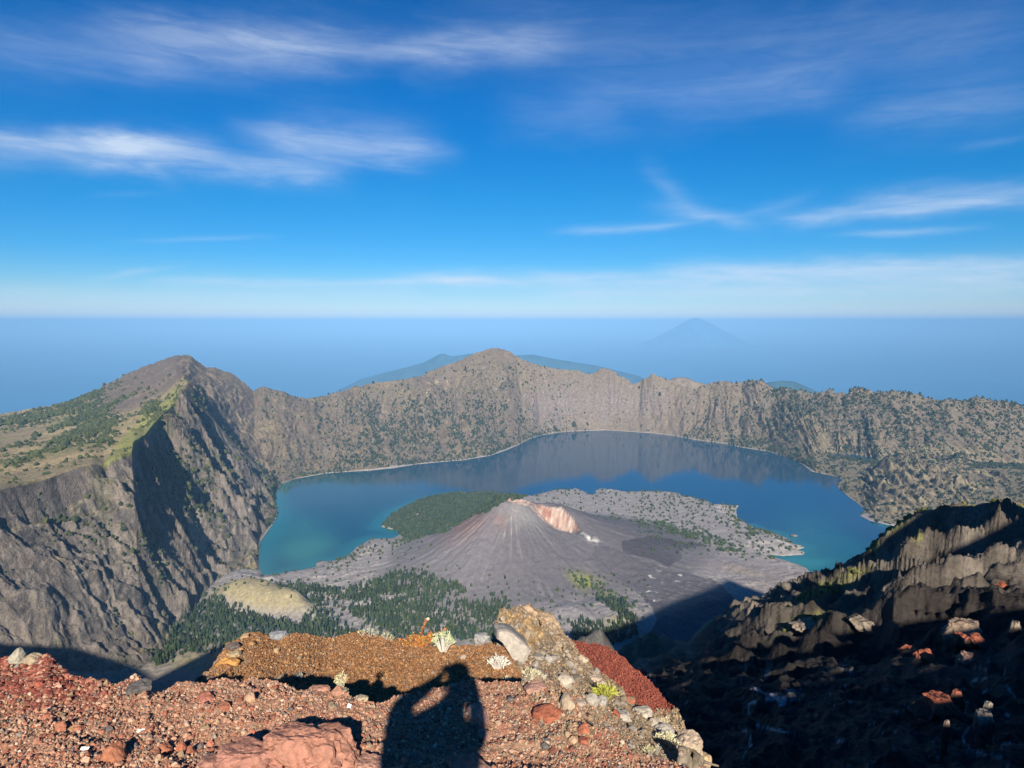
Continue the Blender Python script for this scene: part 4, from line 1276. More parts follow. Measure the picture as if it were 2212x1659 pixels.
# tan scree spur
S_crest = [(1046, 1420, 5.4), (1056, 1398, 5.7), (1064, 1385, 6.1), (1068, 1360, 6.5), (1076, 1334, 6.8), (1084, 1322, 7.0), (1090, 1315, 7.1), (1110, 1313, 7.2), (1122, 1316, 7.25), (1126, 1309, 7.3), (1140, 1312, 7.3), (1150, 1318, 7.3), (1165, 1319, 7.3), (1176, 1322, 7.25), (1185, 1330, 7.2), (1195, 1338, 7.1),
           (1205, 1350, 7.0), (1214, 1365, 6.8), (1222, 1375, 6.7), (1239, 1390, 6.5), (1249, 1414, 6.2), (1265, 1430, 6.0), (1281, 1446, 5.85), (1309, 1466, 5.6), (1343, 1486, 5.35), (1355, 1506, 5.2), (1375, 1516, 5.1), (1395, 1532, 5.0), (1420, 1556, 4.9), (1440, 1575, 4.8), (1458, 1590, 4.75),
           (1477, 1598, 4.7), (1495, 1606, 4.7), (1510, 1622, 4.65), (1522, 1638, 4.6), (1530, 1657, 4.6), (1545, 1690, 4.5)]
SCR = [PP(a, b, Yq * float(np.interp(a, [1046, 1100, 1343], [1.18, 1.25, 1.75]))) for a, b, Yq in S_crest]
S_base = [PP(1046, 1510, 4.9), PP(1118, 1500, 5.0), PP(1180, 1530, 5.2), PP(1225, 1570, 5.3), PP(1280, 1622, 5.4), PP(1340, 1670, 5.5), PP(1440, 1700, 6.0), PP(1545, 1750, 6.2)]
azq = np.linspace(SCR[0][0], SCR[-1][0], int(760 * QUAL))


def scree_relief(x, y, z, t, a):
    w = smooth(0, .15, t) * (t <= 1) + (t > 1) * .8
    z = z + w * (fbm(x / .9, y / .9, 4, 661) * .09 + (ridged(x / .35, y / .35, 3, 663) - .6) * .05 + fbm(x / .12, y / .12, 4, 665) * .022 + fbm(x / .035, y / .035, 3, 667) * .009)
    z = z + np.exp(-((t - 1) / .07) ** 2) * (ridged(a * 60, r_safe(x, y) * 3, 3, 669) - .6) * .11
    qx, qy = proj(x, y, z)
    top = blob(qx, qy, 1135, 1350, 75, 50, 30, 3) * (t < 1.3)
    z = z + top * ((ridged(x / .5, r_safe(x, y) / .6, 3, 671) - .6) * .22 + (ridged(x / .16, r_safe(x, y) / .2, 3, 673) - .6) * .06)
    for (ax, ay), (bx_, by_) in (((1150, 1322), (1170, 1352)), ((1170, 1352), (1190, 1372)), ((1190, 1372), (1214, 1396))):
        ex, ey = bx_ - ax, by_ - ay
        s_ = np.clip(((qx - ax) * ex + (qy - ay) * ey) / (ex * ex + ey * ey), 0, 1)
        d2 = (qx - ax - s_ * ex) ** 2 + (qy - ay - s_ * ey) ** 2
        z = z - .16 * np.exp(-d2 / 7.0) * (t < 1.3)
    return z


def r_safe(x, y):
    return np.hypot(x, y)


def scree_paint(x, y, z, t, px, py, nz):
    n1, n2 = fbm(x / .5, y / .5, 4, 671), fbm(x / .09, y / .09, 4, 673)
    c = np.empty(x.shape + (3,), np.float32)
    c[:] = C3(.235, .170, .110)
    paint(c, smooth(-.1, .5, n1 + .3 * n2) * .6, C3(.175, .125, .085))
    paint(c, smooth(.05, .45, n2) * .5, C3(.36, .29, .21))
    qx, qy = px + n1 * 12, py + n1 * 8
    paint(c, in_poly(qx, qy, [(1060, 1390), (1072, 1330), (1095, 1318), (1150, 1330), (1180, 1370), (1150, 1395), (1110, 1380)]) * .8, C3(.39, .26, .125))
    paint(c, in_poly(qx, qy, [(1122, 1312), (1200, 1330), (1240, 1395), (1215, 1390), (1170, 1350)]) * .8, C3(.40, .29, .19))
    paint(c, in_poly(qx, qy, [(1200, 1400), (1240, 1400), (1290, 1470), (1250, 1480), (1210, 1440)]) * .6, C3(.17, .125, .09))
    return c


M_scree = land_mat('scree_ground', .09, .022, .36, fine=5.0)
FS = patch('hill', azq, [S_base, SCR, zrow(SCR, .22, .35), zrow(SCR, .9, 2.4), zrow(SCR, 1.6, 9)], [int(q * QUAL) + 2 for q in (330, 40, 16, 8)], scree_relief, scree_paint, M_scree)

# red cinder slope behind the spur
R_crest = [(1222, 1386, 9.3), (1235, 1383, 9.3), (1263, 1388, 9.3), (1287, 1391, 9.3), (1307, 1397, 9.2), (1331, 1410, 8.9), (1351, 1424, 8.6), (1361, 1440, 8.3), (1383, 1454, 8.1), (1403, 1473, 7.8), (1419, 1491, 7.5), (1439, 1517, 7.1), (1455, 1526, 6.9), (1465, 1540, 6.75), (1476, 1560, 6.5), (1478, 1575, 6.35), (1482, 1610, 6.1), (1490, 1650, 5.9)]
RCR = [PP(a, b, Yq * 1.6) for a, b, Yq in R_crest]
R_base = [PP(1222, 1440, 11.2), PP(1281, 1490, 10.6), PP(1343, 1530, 10.0), PP(1400, 1580, 9.4), PP(1440, 1620, 9.0), PP(1490, 1670, 8.8)]
azr = np.linspace(RCR[0][0], RCR[-1][0], int(420 * QUAL))


def cinder_relief(x, y, z, t, a):
    w = smooth(0, .1, t) * (t <= 1) + (t > 1) * .8
    return z + w * (fbm(x / .8, y / .8, 3, 681) * .04 + fbm(x / .14, y / .14, 4, 683) * .016 + fbm(x / .05, y / .05, 3, 685) * .010) + np.exp(-((t - 1) / .06) ** 2) * fbm(x / .12, y / .12, 3, 687) * .06


def cinder_paint(x, y, z, t, px, py, nz):
    n1, n2 = fbm(x / .6, y / .6, 4, 691), fbm(x / .1, y / .1, 4, 693)
    c = np.empty(x.shape + (3,), np.float32)
    c[:] = C3(.225, .064, .043)
    paint(c, smooth(.0, .5, n1 + .3 * n2) * .5, C3(.205, .048, .032))
    e = np.exp(-((t - 1.0) / .03) ** 2) * (px > 1300)
    low = in_poly(px + n1 * 14, py + n1 * 10, [(1330, 1500), (1395, 1535), (1440, 1548), (1470, 1545), (1500, 1560), (1500, 1680), (1300, 1680), (1300, 1500)])
    paint(c, np.clip(e * .6 + low, 0, 1), C3(.265, .185, .120))
    return c


FR = patch('hill', azr, [R_base, RCR, zrow(RCR, .3, .5), zrow(RCR, 1.2, 3.2), zrow(RCR, 2.2, 11)], [int(q * QUAL) + 2 for q in (190, 30, 12, 8)], cinder_relief, cinder_paint, land_mat('red_cinder_ground', .09, .016, .2, fine=4.0))


# grey crag below the spur, some way down the mountain
def crag(pts, depth, thick, drop, colr, seed, name='hill'):
    P = np.array(sorted([at(a, b, depth) for a, b in pts]))
    m, n = 160, 61
    xs = np.linspace(P[0, 0], P[-1, 0], m)
    top = np.interp(xs, P[:, 0], P[:, 2])
    s = np.linspace(-1, 1, n)[:, None]
    X = np.broadcast_to(xs, (n, m)) + 0 * s
    Yg = depth + s * thick + 0 * X
    zb = top.min() - drop
    h = top - zb
    u = thick
    Z = zb + h * (1 - np.abs(s) ** 1.25) + (ridged(X / (u * .22), Yg / (u * .8), 4, seed) - .6) * u * .20 * np.abs(s) ** .4 + fbm(X / (u * .1), Yg / (u * .1), 4, seed + 9) * u * .03
    c = np.empty(X.shape + (3,), np.float32)
    c[:] = colr
    paint(c, smooth(0, .4, fbm(X / (u * .25), Yg / (u * .25), 4, seed + 3)) * .6, np.asarray(colr) * .6)
    paint(c, smooth(.1, .5, fbm(X / (u * .3), Yg / (u * .6), 4, seed + 4)) * .6, np.asarray(colr) * np.array([1.5, 1.35, 1.1]))
    return tag(mesh_obj(name, np.stack([X, Yg, Z], -1).reshape(-1, 3), grid_faces(n, m), land_mat('crag_rock', u * .15, u * .02, .3), c.reshape(-1, 3)), kind='structure')


crag([(1205, 1392), (1235, 1384), (1250, 1381), (1263, 1376), (1275, 1370), (1285, 1362), (1296, 1360), (1303, 1367), (1312, 1378), (1319, 1390), (1328, 1402), (1340, 1416), (1360, 1440)], 46, 10, 12, (.105, .100, .095), 701)
crag([(1300, 1420), (1320, 1408), (1340, 1402), (1352, 1392), (1362, 1388), (1372, 1378), (1384, 1380), (1398, 1370), (1409, 1364), (1418, 1370), (1428, 1378), (1440, 1372), (1452, 1384), (1470, 1400)], 260, 46, 60, (.205, .165, .115), 703)
crag([(1488, 1400), (1505, 1372), (1522, 1352), (1540, 1334), (1556, 1328), (1575, 1326), (1594, 1328), (1608, 1334), (1616, 1342), (1624, 1334), (1634, 1342), (1645, 1356), (1660, 1370)], 420, 60, 70, (.215, .175, .120), 705)


# ------------------------------------------------------------------ stones
def ico(sub):
    import bmesh
    bm = bmesh.new()
    bmesh.ops.create_icosphere(bm, subdivisions=sub, radius=1.0)
    v = np.array([q.co[:] for q in bm.verts])
    f = np.array([[w.index for w in q.verts] for q in bm.faces])
    bm.free()
    return v, f


def stone_base(sub, r_, cuts=9, rough=.06, flat_=1.0):
    v, f = ico(sub)
    for _ in range(cuts):
        n = r_.randn(3)
        n /= np.linalg.norm(n)
        d = .55 + .35 * r_.rand()
        k = v @ n - d
        v = v - np.clip(k, 0, None)[:, None] * n * .95
    if sub > 1:
        s = 1.1
        o = r_.randint(1, 90)
        nz_ = fbm(v[:, 0] * s * 2 + v[:, 2] * 1.3 + o, v[:, 1] * s * 2 - v[:, 2] * 1.1, 4, o)
        v = v * (1 + rough * 2.4 * nz_)[:, None]
    v = v * np.array([1.0, .75 + .35 * r_.rand(), (.55 + .35 * r_.rand()) * flat_])
    return v, f


rs2 = np.random.RandomState(5)
PATCHES = dict(n=FN, k=FK, s=FS, r=FR)


def find(pt, px, py, tmax=None):
    """surface point of a patch that is seen at photo position (px, py)"""
    Pq = PATCHES[pt]
    tm = {'n': 2.05, 'k': 1.05, 's': 1.05, 'r': 1.05}[pt]
    d = (Pq['px'] - px) ** 2 + (Pq['py'] - py) ** 2 + np.where((Pq['t'] > tm) | ((pt == 'n') & (Pq['t'] < .9)), 1e9, 0)
    i = int(np.argmin(d))
    return Pq['v'][i], Pq['n'][i]


def stones(name, Pq, n, size, pal, mat, tlo, thi, bases, seed, dens=None, sink=.25):
    r_ = np.random.RandomState(seed)
    okk = (Pq['t'] >= tlo) & (Pq['t'] <= thi) & (Pq['px'] > -60) & (Pq['px'] < 2280) & (Pq['py'] < 1760)
    d = np.hypot(np.gradient(Pq['x'], axis=0), np.gradient(Pq['y'], axis=0)) * np.hypot(np.gradient(Pq['x'], axis=1), np.gradient(Pq['y'], axis=1))
    w = d.ravel() * okk
    if dens is not None:
        w = w * np.clip(dens, 0, None)
    i = r_.choice(len(w), n, p=w / w.sum())
    step = np.sqrt(d.ravel()[i])[:, None]
    P = Pq['v'][i] + Pq['n'][i] * 0 + (r_.rand(n, 3) - .5) * step * np.array([1, 1, 0])
    S = size(r_, n, i)
    P[:, 2] += S * (.5 - sink)
    C = pal(r_, n, i)
    nb = len(bases)
    vs, fs, cs = [], [], []
    off = 0
    for b, (bv, bf) in enumerate(bases):
        q = np.arange(b, n, nb)
        if not len(q):
            continue
        m = len(q)
        a1, a2 = r_.rand(m) * 6.28, r_.randn(m) * .5
        c1, s1, c2, s2 = np.cos(a1)[:, None], np.sin(a1)[:, None], np.cos(a2)[:, None], np.sin(a2)[:, None]
        X0, Y0, Z0 = bv[:, 0][None], bv[:, 1][None], bv[:, 2][None]
        Y1, Z1 = Y0 * c2 - Z0 * s2, Y0 * s2 + Z0 * c2
        X2, Y2 = X0 * c1 - Y1 * s1, X0 * s1 + Y1 * c1
        v = np.stack([X2, Y2, Z1 + 0 * X2], -1) * S[q][:, None, None] + P[q][:, None, :]
        vs.append(v.reshape(-1, 3))
        fs.append((bf[None] + (np.arange(m) * len(bv))[:, None, None]).reshape(-1, 3) + off)
        cs.append(np.repeat(C[q], len(bv), 0))
        off += m * len(bv)
    return tag(mesh_obj(name, np.concatenate(vs), np.concatenate(fs), mat, np.concatenate(cs), smooth_shade=False), kind='stuff')


def palette(cols, wts, var=.18):
    A, W = np.asarray(cols, float), np.asarray(wts, float) / sum(wts)

    def fn(r_, n, i):
        c = A[r_.choice(len(A), n, p=W)]
        return np.clip(c * (1 + var * r_.randn(n, 1)), .01, .8)
    return fn


B0 = [stone_base(1, rs2, 6) for _ in range(6)]
Bi = []
for _ in range(5):
    v_, f_ = ico(1)
    v_, f_ = ico(1) if False else (np.array([[0, 0, 1.], [.9, 0, .1], [.2, .85, .15], [-.75, .5, .0], [-.7, -.55, .1], [.25, -.85, -.05], [0, 0, -.7]]), np.array([(0, 1, 2), (0, 2, 3), (0, 3, 4), (0, 4, 5), (0, 5, 1), (6, 2, 1), (6, 3, 2), (6, 4, 3), (6, 5, 4), (6, 1, 5)]))
    Bi.append((v_ * (1 + .22 * rs2.randn(*v_.shape)), f_))
M_stone = plain_mat('stone', (.2, .2, .2), .92, .22, .015, .12, .003, attr=True)
lg = lambda med, sig, lo, hi: (lambda r_, n, i: np.clip(med * np.exp(sig * r_.randn(n)), lo, hi))
NEARP = palette([(.39, .215, .140), (.34, .165, .105), (.44, .28, .195), (.25, .105, .070), (.15, .125, .115), (.46, .34, .25), (.35, .125, .080)], [5, 4, 3, 2.2, 1.3, 1.2, 1.2])
hillw = blob(FN['px'], FN['py'], 60, 1450, 150, 70, 12, 3)
rightw = 1 - .55 * smooth(1040, 1120, FN['px'])
stones('gravel', FN, 36000, lg(.0040, .42, .0025, .012), NEARP, M_stone, .98, 2.06, Bi, 31)
stones('gravel', FN, 5200, lg(.0080, .40, .005, .024), NEARP, M_stone, .98, 2.06, B0, 32, rightw)
stones('gravel', FN, 6000, lg(.0075, .4, .0045, .02), palette([(.235, .075, .052), (.20, .06, .045), (.28, .105, .075), (.16, .06, .05)], [3, 3, 2, 1]), M_stone, 1.3, 2.06, B0, 33, hillw)
KP = palette([(.285, .145, .064), (.235, .112, .052), (.34, .19, .092), (.17, .09, .05), (.38, .27, .165), (.21, .17, .14)], [4, 4, 2, 2, .7, .7])
darkw = 1.0
stones('gravel', FK, 30000, lg(.0058, .4, .003, .016), KP, M_stone, .02, 1.04, Bi, 34)
stones('gravel', FK, 500, lg(.014, .4, .009, .04), KP, M_stone, .02, 1.04, B0, 35)
SP_ = palette([(.30, .225, .145), (.235, .17, .105), (.38, .30, .21), (.18, .13, .085), (.27, .235, .20), (.36, .23, .12)], [4, 5, 1.5, 4, 1.5, 1])
stones('gravel', FS, 23000, lg(.0070, .45, .004, .024), SP_, M_stone, .02, 1.05, Bi, 36, 1 - .8 * blob(FS['px'], FS['py'], 1130, 1345, 80, 50, 30, 3))
grey_w = blob(FS['px'], FS['py'], 1200, 1450, 60, 60, 40, 3) + blob(FS['px'], FS['py'], 1330, 1545, 70, 45, 35, 3) + .35
stones('gravel', FS, 420, lg(.026, .45, .016, .075), palette([(.27, .225, .175), (.235, .205, .175), (.31, .24, .165), (.21, .15, .10)], [4, 3, 3, 2]), M_stone, .05, 1.05, B0, 37, grey_w)
stones('gravel', FS, 2600, lg(.008, .45, .004, .03), NEARP, M_stone, .02, .55, Bi, 41, blob(FS['px'], FS['py'], 1230, 1560, 120, 50, 35, 2))
stones('gravel', FN, 3500, lg(.006, .45, .003, .02), SP_, M_stone, 1.3, 2.05, Bi, 42, blob(FN['px'], FN['py'], 1230, 1540, 90, 60, 40, 2) + .12)
stones('gravel', FR, 9000, lg(.012, .4, .006, .035), palette([(.245, .070, .046), (.20, .056, .040), (.28, .095, .062)], [3, 3, 1]), M_stone, .02, 1.05, Bi, 38, (FR['py'] < 1545) * 1.0)
stones('gravel', FR, 3500, lg(.016, .4, .008, .05), SP_, M_stone, .02, 1.05, Bi, 39, (FR['py'] > 1535) * 1.0)

# outcrops standing up out of the flank's shadow
def outcrop(cx, cy, rx, ry, colr, label, seed):
    best = None
    fv, fx_, fy_ = FL['v'], FL['x'], FL['y']
    for Y in np.geomspace(9, 260, 160):
        q = at(cx, cy, Y)
        k = Y / F
        top = q[2] + ry * k * .2
        kk = Y / ly
        lit = top - (np.interp(q[0] - lx * kk, CREST_P[0], CREST_P[1]) + lz * kk)
        if lit < .1 * ry * k:
            continue
        j = int(np.argmin((fv[:, 0] - q[0]) ** 2 + (fv[:, 1] - Y) ** 2))
        gap_ = (q[2] - fv[j, 2]) / k
        if best is None or abs(gap_) < best[0]:
            best = (abs(gap_), Y, q, float(fv[j, 2]))
    if best is None:
        return
    _, Y, q, zg = best
    k = Y / F
    bv, bf = stone_base(4, np.random.RandomState(seed), 12, .16)
    bv = bv / np.abs(bv).max(0)
    up_ = ry * k * .8
    dn_ = max(up_ * 1.5, q[2] - zg + up_)
    zz = np.where(bv[:, 2] > 0, bv[:, 2] * up_, bv[:, 2] * dn_)
    wide = 1 + np.clip(-bv[:, 2], 0, 1) * min(2.2, .3 + .8 * dn_ / (rx * k))
    v = np.stack([bv[:, 0] * rx * k * wide, bv[:, 1] * rx * k * .8 * wide, zz], -1)
    nn = ridged(v[:, 0] / (ry * k) * .9 + v[:, 2] / (ry * k) * .5, v[:, 2] / (ry * k) * .9 - v[:, 1] / (ry * k) * .7, 4, seed)
    v *= (1 + .38 * (nn - .6))[:, None]
    c = np.asarray(colr)[None] * (1 + .7 * (nn - .55))[:, None]
    low_ = np.clip(-zz / (up_ * 1.6) - .3, 0, 1)[:, None]
    c = c * (1 - low_) + np.array([[.05, .042, .038]]) * low_
    o = mesh_obj('rock_outcrop', v, bf, M_flank, np.clip(c, .02, .6), smooth_shade=False, loc=tuple(float(w) for w in q))
    tag(o, label, 'rock', 'rocks catching light on the dark slope')


OT, OR_ = (.235, .190, .145), (.27, .085, .05)
for q in [(1868, 1345, 34, 17, OT, 'broad tan crag lit on the dark slope, left of the red rocks', 1), (1842, 1352, 16, 9, OT, 'low tan ledge at the left foot of the broad lit crag', 2), (1752, 1350, 44, 13, OT, 'long tan crag beside green bushes on the dark slope', 3), (1790, 1340, 24, 13, (.20, .165, .13), 'grey brown crag at the right end of the long tan one', 4),
          (1900, 1308, 13, 9, OT, 'small round tan rock above the broad lit crag', 5), (1942, 1322, 12, 11, OT, 'pointed tan rock between two larger lit crags', 6), (1985, 1304, 24, 13, OT, 'jagged tan crag, right of the pointed rock', 7),
          (2085, 1352, 38, 15, (.24, .175, .125), 'large lit crag with a ragged top at far right', 8), (2074, 1372, 14, 9, OR_, 'red rock at the foot of the large lit crag', 9), (2108, 1374, 14, 8, OR_, 'second red rock under the large lit crag, further right', 10),
          (1957, 1400, 12, 11, OR_, 'rusty red rock, left of a pair in the dark slope', 11), (2000, 1408, 16, 12, OR_, 'rusty red rock with a pale top, right of a pair', 12), (2087, 1414, 18, 10, (.22, .14, .11), 'dull red and grey rock low on the dark slope', 13),
          (2026, 1508, 30, 12, OR_, 'bright red rough rock in deep shadow at right', 14), (2066, 1492, 9, 6, OR_, 'small red knob beside the bright red rough rock', 15), (2134, 1520, 9, 8, (.34, .29, .23), 'pale block perched on rubble in deep shadow', 16), (2128, 1540, 18, 10, (.26, .21, .165), 'tan rubble below the pale perched block', 17), (2046, 1556, 6, 5, (.27, .20, .16), 'lone tan stone in deep shadow', 18),
          (2165, 1262, 18, 9, OR_, 'red streaked rock high on the dark slope at right', 19), (2200, 1225, 16, 12, OT, 'tan rock at the right edge of the dark slope', 20), (2194, 1345, 9, 7, OT, 'small tan rock near the right edge below the crags', 21)]:
    outcrop(*q)




# ------------------------------------------------------------------ rocks, one by one
ROCKV = {s_: [stone_base(s_, np.random.RandomState(70 + q), 10, .07) for q in range(5)] for s_ in (2, 3, 4, 5)}
_rk = [0]


def rock(pt, px, py, hw, colr, label, name='rock', hh=None, cat='rock', group=None, sink=.30, depth=None, seed=None, dirt=.25, sub=3, yaw=None):
    """hw, hh: half width and half height in photo pixels"""
    _rk[0] += 1
    r_ = np.random.RandomState(900 + (_rk[0] if seed is None else seed))
    p, n_ = find(pt, px, py)
    Y = float(p[1])
    k_ = float(np.hypot(Y, p[2])) / F
    hh = hh or hw * .8
    bv, bf = ROCKV[sub][r_.randint(5)]
    bv = bv / np.abs(bv).max(0)
    a_ = r_.rand() * 6.28 if yaw is None else yaw
    c_, s_ = math.cos(a_), math.sin(a_)
    v = np.stack([bv[:, 0] * c_ - bv[:, 1] * s_, bv[:, 0] * s_ + bv[:, 1] * c_, bv[:, 2]], -1)
    v = v / np.abs(v).max(0)
    q1 = fbm(v[:, 0] * 2.6 + v[:, 2] * 2.1 + _rk[0], v[:, 1] * 2.6 - v[:, 2] * 1.7, 4, 47, .6)
    q2 = ridged(v[:, 0] * 1.6 - v[:, 2] * 2.9 + _rk[0], v[:, 1] * 1.8 + v[:, 2] * 1.2, 3, 49)
    q3 = ridged(v[:, 0] * 4.6 + v[:, 2] * 3.1, v[:, 1] * 4.4 - v[:, 2] * 3.6 + _rk[0], 3, 51)
    v = v * (1 + .16 * q1 - .26 * np.clip(.62 - q2, 0, 1) - .10 * np.clip(.66 - q3, 0, 1))[:, None]
    dpt = (depth or min(hw, 1.3 * hh))
    v = v * np.array([hw * k_, dpt * k_, hh * k_ * 1.05])
    s0 = max(hw * k_, .01)
    nn = fbm(v[:, 0] / s0 * 2.3 + v[:, 2] / s0 * 1.7, v[:, 1] / s0 * 2.3 - v[:, 2] / s0, 4, 33)
    col_ = np.clip(np.asarray(colr)[None] * (1 + dirt * nn[:, None]), .01, .9)
    o = mesh_obj(name, v, bf, M_rock, col_, smooth_shade=False, loc=(float(p[0]), float(p[1]), float(p[2]) + hh * k_ * (.75 - sink * 1.6)))
    tag(o, label, cat, group)
    return o


M_rock = plain_mat('rock_surface', (.3, .3, .3), .93, .34, .045, .12, .016, attr=True)
PK, RED_, TAN, GREY, DGREY, ORA = (.36, .175, .120), (.33, .105, .060), (.36, .265, .175), (.28, .245, .205), (.115, .105, .10), (.43, .22, .07)
# near ledge
rock('n', 668, 1652, 92, PK, 'large pinkish red boulder at the bottom edge, casting a long shadow', hh=68, sink=.24, depth=60, sub=5, seed=3)
rock('n', 545, 1660, 72, (.34, .165, .12), 'low lumpy pink rock joined to the left of the big boulder', hh=40, sink=.22, sub=5, seed=4)
rock('n', 548, 1618, 26, DGREY, 'dark grey stone wedged above the low lumpy pink rock', hh=24)
rock('n', 472, 1655, 40, (.33, .17, .125), 'flat pinkish slab at the bottom edge left of the lumpy rock', hh=18)
rock('n', 250, 1640, 25, (.37, .15, .085), 'orange red rock with a black shadow, lower left of the gravel', hh=22)
rock('n', 356, 1624, 15, (.35, .14, .085), 'rounded red rock, middle of a small row of stones', hh=13)
rock('n', 391, 1620, 11, (.36, .13, .075), 'tilted red rock at the right end of the stone row', hh=13)
rock('n', 410, 1628, 9, (.30, .12, .075), 'narrow upright dark red stone right of the stone row', hh=13)
rock('n', 332, 1630, 11, (.36, .16, .10), 'small red rock at the left end of the stone row', hh=9)
rock('n', 342, 1642, 9, (.42, .27, .17), 'small tan stone below the row of red stones', hh=9)
rock('n', 130, 1576, 13, (.37, .15, .09), 'red rock alone on the gravel at far left', hh=11)
rock('n', 170, 1577, 11, (.36, .15, .095), 'smaller red rock right of the lone red rock', hh=9)
rock('n', 83, 1482, 10, (.33, .10, .065), 'red rock standing on the dark red hump at left', hh=11)
rock('n', 302, 1492, 26, DGREY, 'dark grey angular rock on the brink of the gravel ledge', hh=18)
rock('n', 446, 1512, 20, (.30, .12, .085), 'broad dull red rock lying below the ledge edge', hh=12)
rock('n', 482, 1530, 15, (.35, .14, .085), 'red rock tilted beside the broad dull red rock', hh=11)
rock('n', 541, 1512, 12, (.42, .27, .175), 'tan block with a sharp black shadow near the ledge edge', hh=13)
rock('n', 690, 1492, 22, (.38, .20, .14), 'pink rock on the ledge edge beside the pale tuft', hh=12)
rock('n', 731, 1500, 15, (.37, .19, .13), 'pink rock under the pale tuft on the ledge edge', hh=13)
rock('n', 744, 1491, 9, (.23, .22, .17), 'grey green pointed stone right of the pale tuft', hh=9)
rock('n', 783, 1510, 13, (.42, .34, .23), 'pale tan stone lit within the dark shadow band', hh=9)
rock('n', 1033, 1562, 22, (.42, .235, .18), 'smooth rounded pink rock half inside the shadow of the person', hh=28, sink=.18, sub=4, seed=12)
rock('n', 1044, 1598, 14, (.41, .22, .165), 'smaller smooth pink rock below the rounded one', hh=18, sink=.2, sub=4, seed=13)
rock('n', 800, 1662, 34, (.40, .22, .16), 'pink rock at the bottom edge beside the shadow of the person', hh=24, sub=4)
rock('n', 1010, 1668, 46, (.26, .15, .115), 'dark rock at the bottom edge inside the shadow of the person', hh=26)
rock('n', 1182, 1552, 33, (.37, .125, .070), 'orange red flat slab set in the gravel below the scree', hh=26, sink=.40, depth=34)
rock('n', 1152, 1494, 26, (.38, .22, .165), 'pinkish grey slab at the foot of the tan spur', hh=17, sink=.3)
rock('n', 1228, 1530, 17, (.36, .28, .20), 'tan weathered stone right of the orange red slab', hh=24, sink=.3)
rock('n', 1121, 1600, 9, (.43, .30, .22), 'pale flake standing on the gravel at right', hh=9)
rock('n', 1177, 1614, 10, DGREY, 'dark grey flake lying on the gravel at right', hh=7)
rock('n', 1238, 1601, 10, (.42, .27, .17), 'tan pebble near the gravel rim at right', hh=8)
rock('n', 1261, 1604, 11, (.33, .11, .065), 'red stone beside the tan pebble near the rim', hh=9)
rock('n', 1262, 1580, 14, (.36, .13, .075), 'red block at the rim above a black hollow', hh=12)
rock('n', 38, 1432, 17, (.36, .33, .26), 'pale lichen covered boulder topping the red hump at left', hh=18, sink=.05)
rock('n', 72, 1432, 18, (.35, .27, .18), 'tan boulder next to the pale one on the red hump', hh=12, sink=.15)
rn = np.random.RandomState(44)
for q in range(70):
    a_, b_ = rn.uniform(5, 1240), rn.uniform(1500, 1640)
    if 830 < a_ < 1060 and rn.rand() < .6:
        continue
    rock('n', a_, b_, rn.uniform(5, 9), [(.36, .15, .095), (.39, .22, .15), (.22, .09, .06), (.41, .28, .19), (.13, .115, .11)][rn.randint(5)],
         'fist sized loose stone scattered over the red gravel', name='loose_stone', hh=rn.uniform(4, 7), cat='stone', group='loose stones on the red gravel', sub=2)
# knoll
rock('k', 492, 1440, 23, ORA, 'flat orange slab projecting from the left side of the knoll', hh=11, sink=.1)
rock('k', 506, 1416, 14, (.36, .27, .16), 'tan cracked rock above the orange slab', hh=11)
rock('k', 503, 1402, 15, (.135, .11, .10), 'dark brown rock at the left brow of the knoll', hh=11)
rock('k', 529, 1378, 9, (.42, .28, .16), 'small tan stone on the knoll crest at left', hh=8)
rock('k', 600, 1382, 21, (.24, .245, .25), 'blue grey smooth boulder set in the knoll crest', hh=14, sink=.05)
rock('k', 598, 1410, 8, (.43, .30, .17), 'tan stone on the dark patch of the knoll', hh=7)
rock('k', 603, 1470, 13, (.30, .22, .14), 'brown grey rock at the foot of the knoll', hh=9)
rock('k', 645, 1468, 11, DGREY, 'dark pointed rock at the foot of the orange slope', hh=12)
rock('k', 1041, 1394, 18, (.30, .29, .27), 'grey round boulder between the knoll and the tan spur', hh=18, sink=.05)
rock('k', 1000, 1422, 8, (.34, .29, .24), 'small grey stone on the orange slope left of the spur', hh=5)
# scree spur
rock('s', 1143, 1374, 10, GREY, 'grey stone embedded high on the tan spur', hh=9)
rock('s', 1115, 1355, 8, GREY, 'small grey stone near the top of the tan spur', hh=7)
rock('s', 1180, 1340, 15, (.42, .30, .20), 'tan cracked block on the crest of the spur', hh=11)
rock('s', 1140, 1318, 14, (.40, .28, .18), 'tan knob at the very top of the spur', hh=9)
rock('s', 1215, 1478, 24, (.38, .33, .27), 'pale grey slab lying across the middle of the scree', hh=14)
rock('s', 1163, 1464, 19, GREY, 'grey slab at the foot of the spur beside dry tufts', hh=15)
rock('s', 1163, 1424, 13, GREY, 'grey stone in a cluster below the big slab', hh=10)
rock('s', 1155, 1440, 11, (.36, .31, .26), 'pale stone in the cluster below the big slab', hh=10)
rock('s', 1184, 1428, 11, (.34, .31, .27), 'round grey stone at the right of the stone cluster', hh=10)
rock('s', 1259, 1428, 14, (.40, .32, .23), 'tan rock on the scree edge above the red slope', hh=10)
rock('s', 1229, 1438, 11, GREY, 'grey stone in the middle of the upper scree', hh=9)
rock('s', 1205, 1396, 11, (.40, .31, .22), 'tan stone below the crack on the spur', hh=7)
rock('s', 1283, 1470, 16, (.39, .31, .23), 'tan slab near the scree edge', hh=11)
rock('s', 1296, 1480, 13, (.41, .33, .25), 'tan round stone below the slab at the scree edge', hh=11)
rock('s', 1296, 1522, 14, (.36, .33, .29), 'egg shaped grey stone beside the green grass tuft', hh=17)
rock('s', 1277, 1518, 17, (.33, .30, .26), 'dark sided grey stone left of the egg shaped one', hh=15)
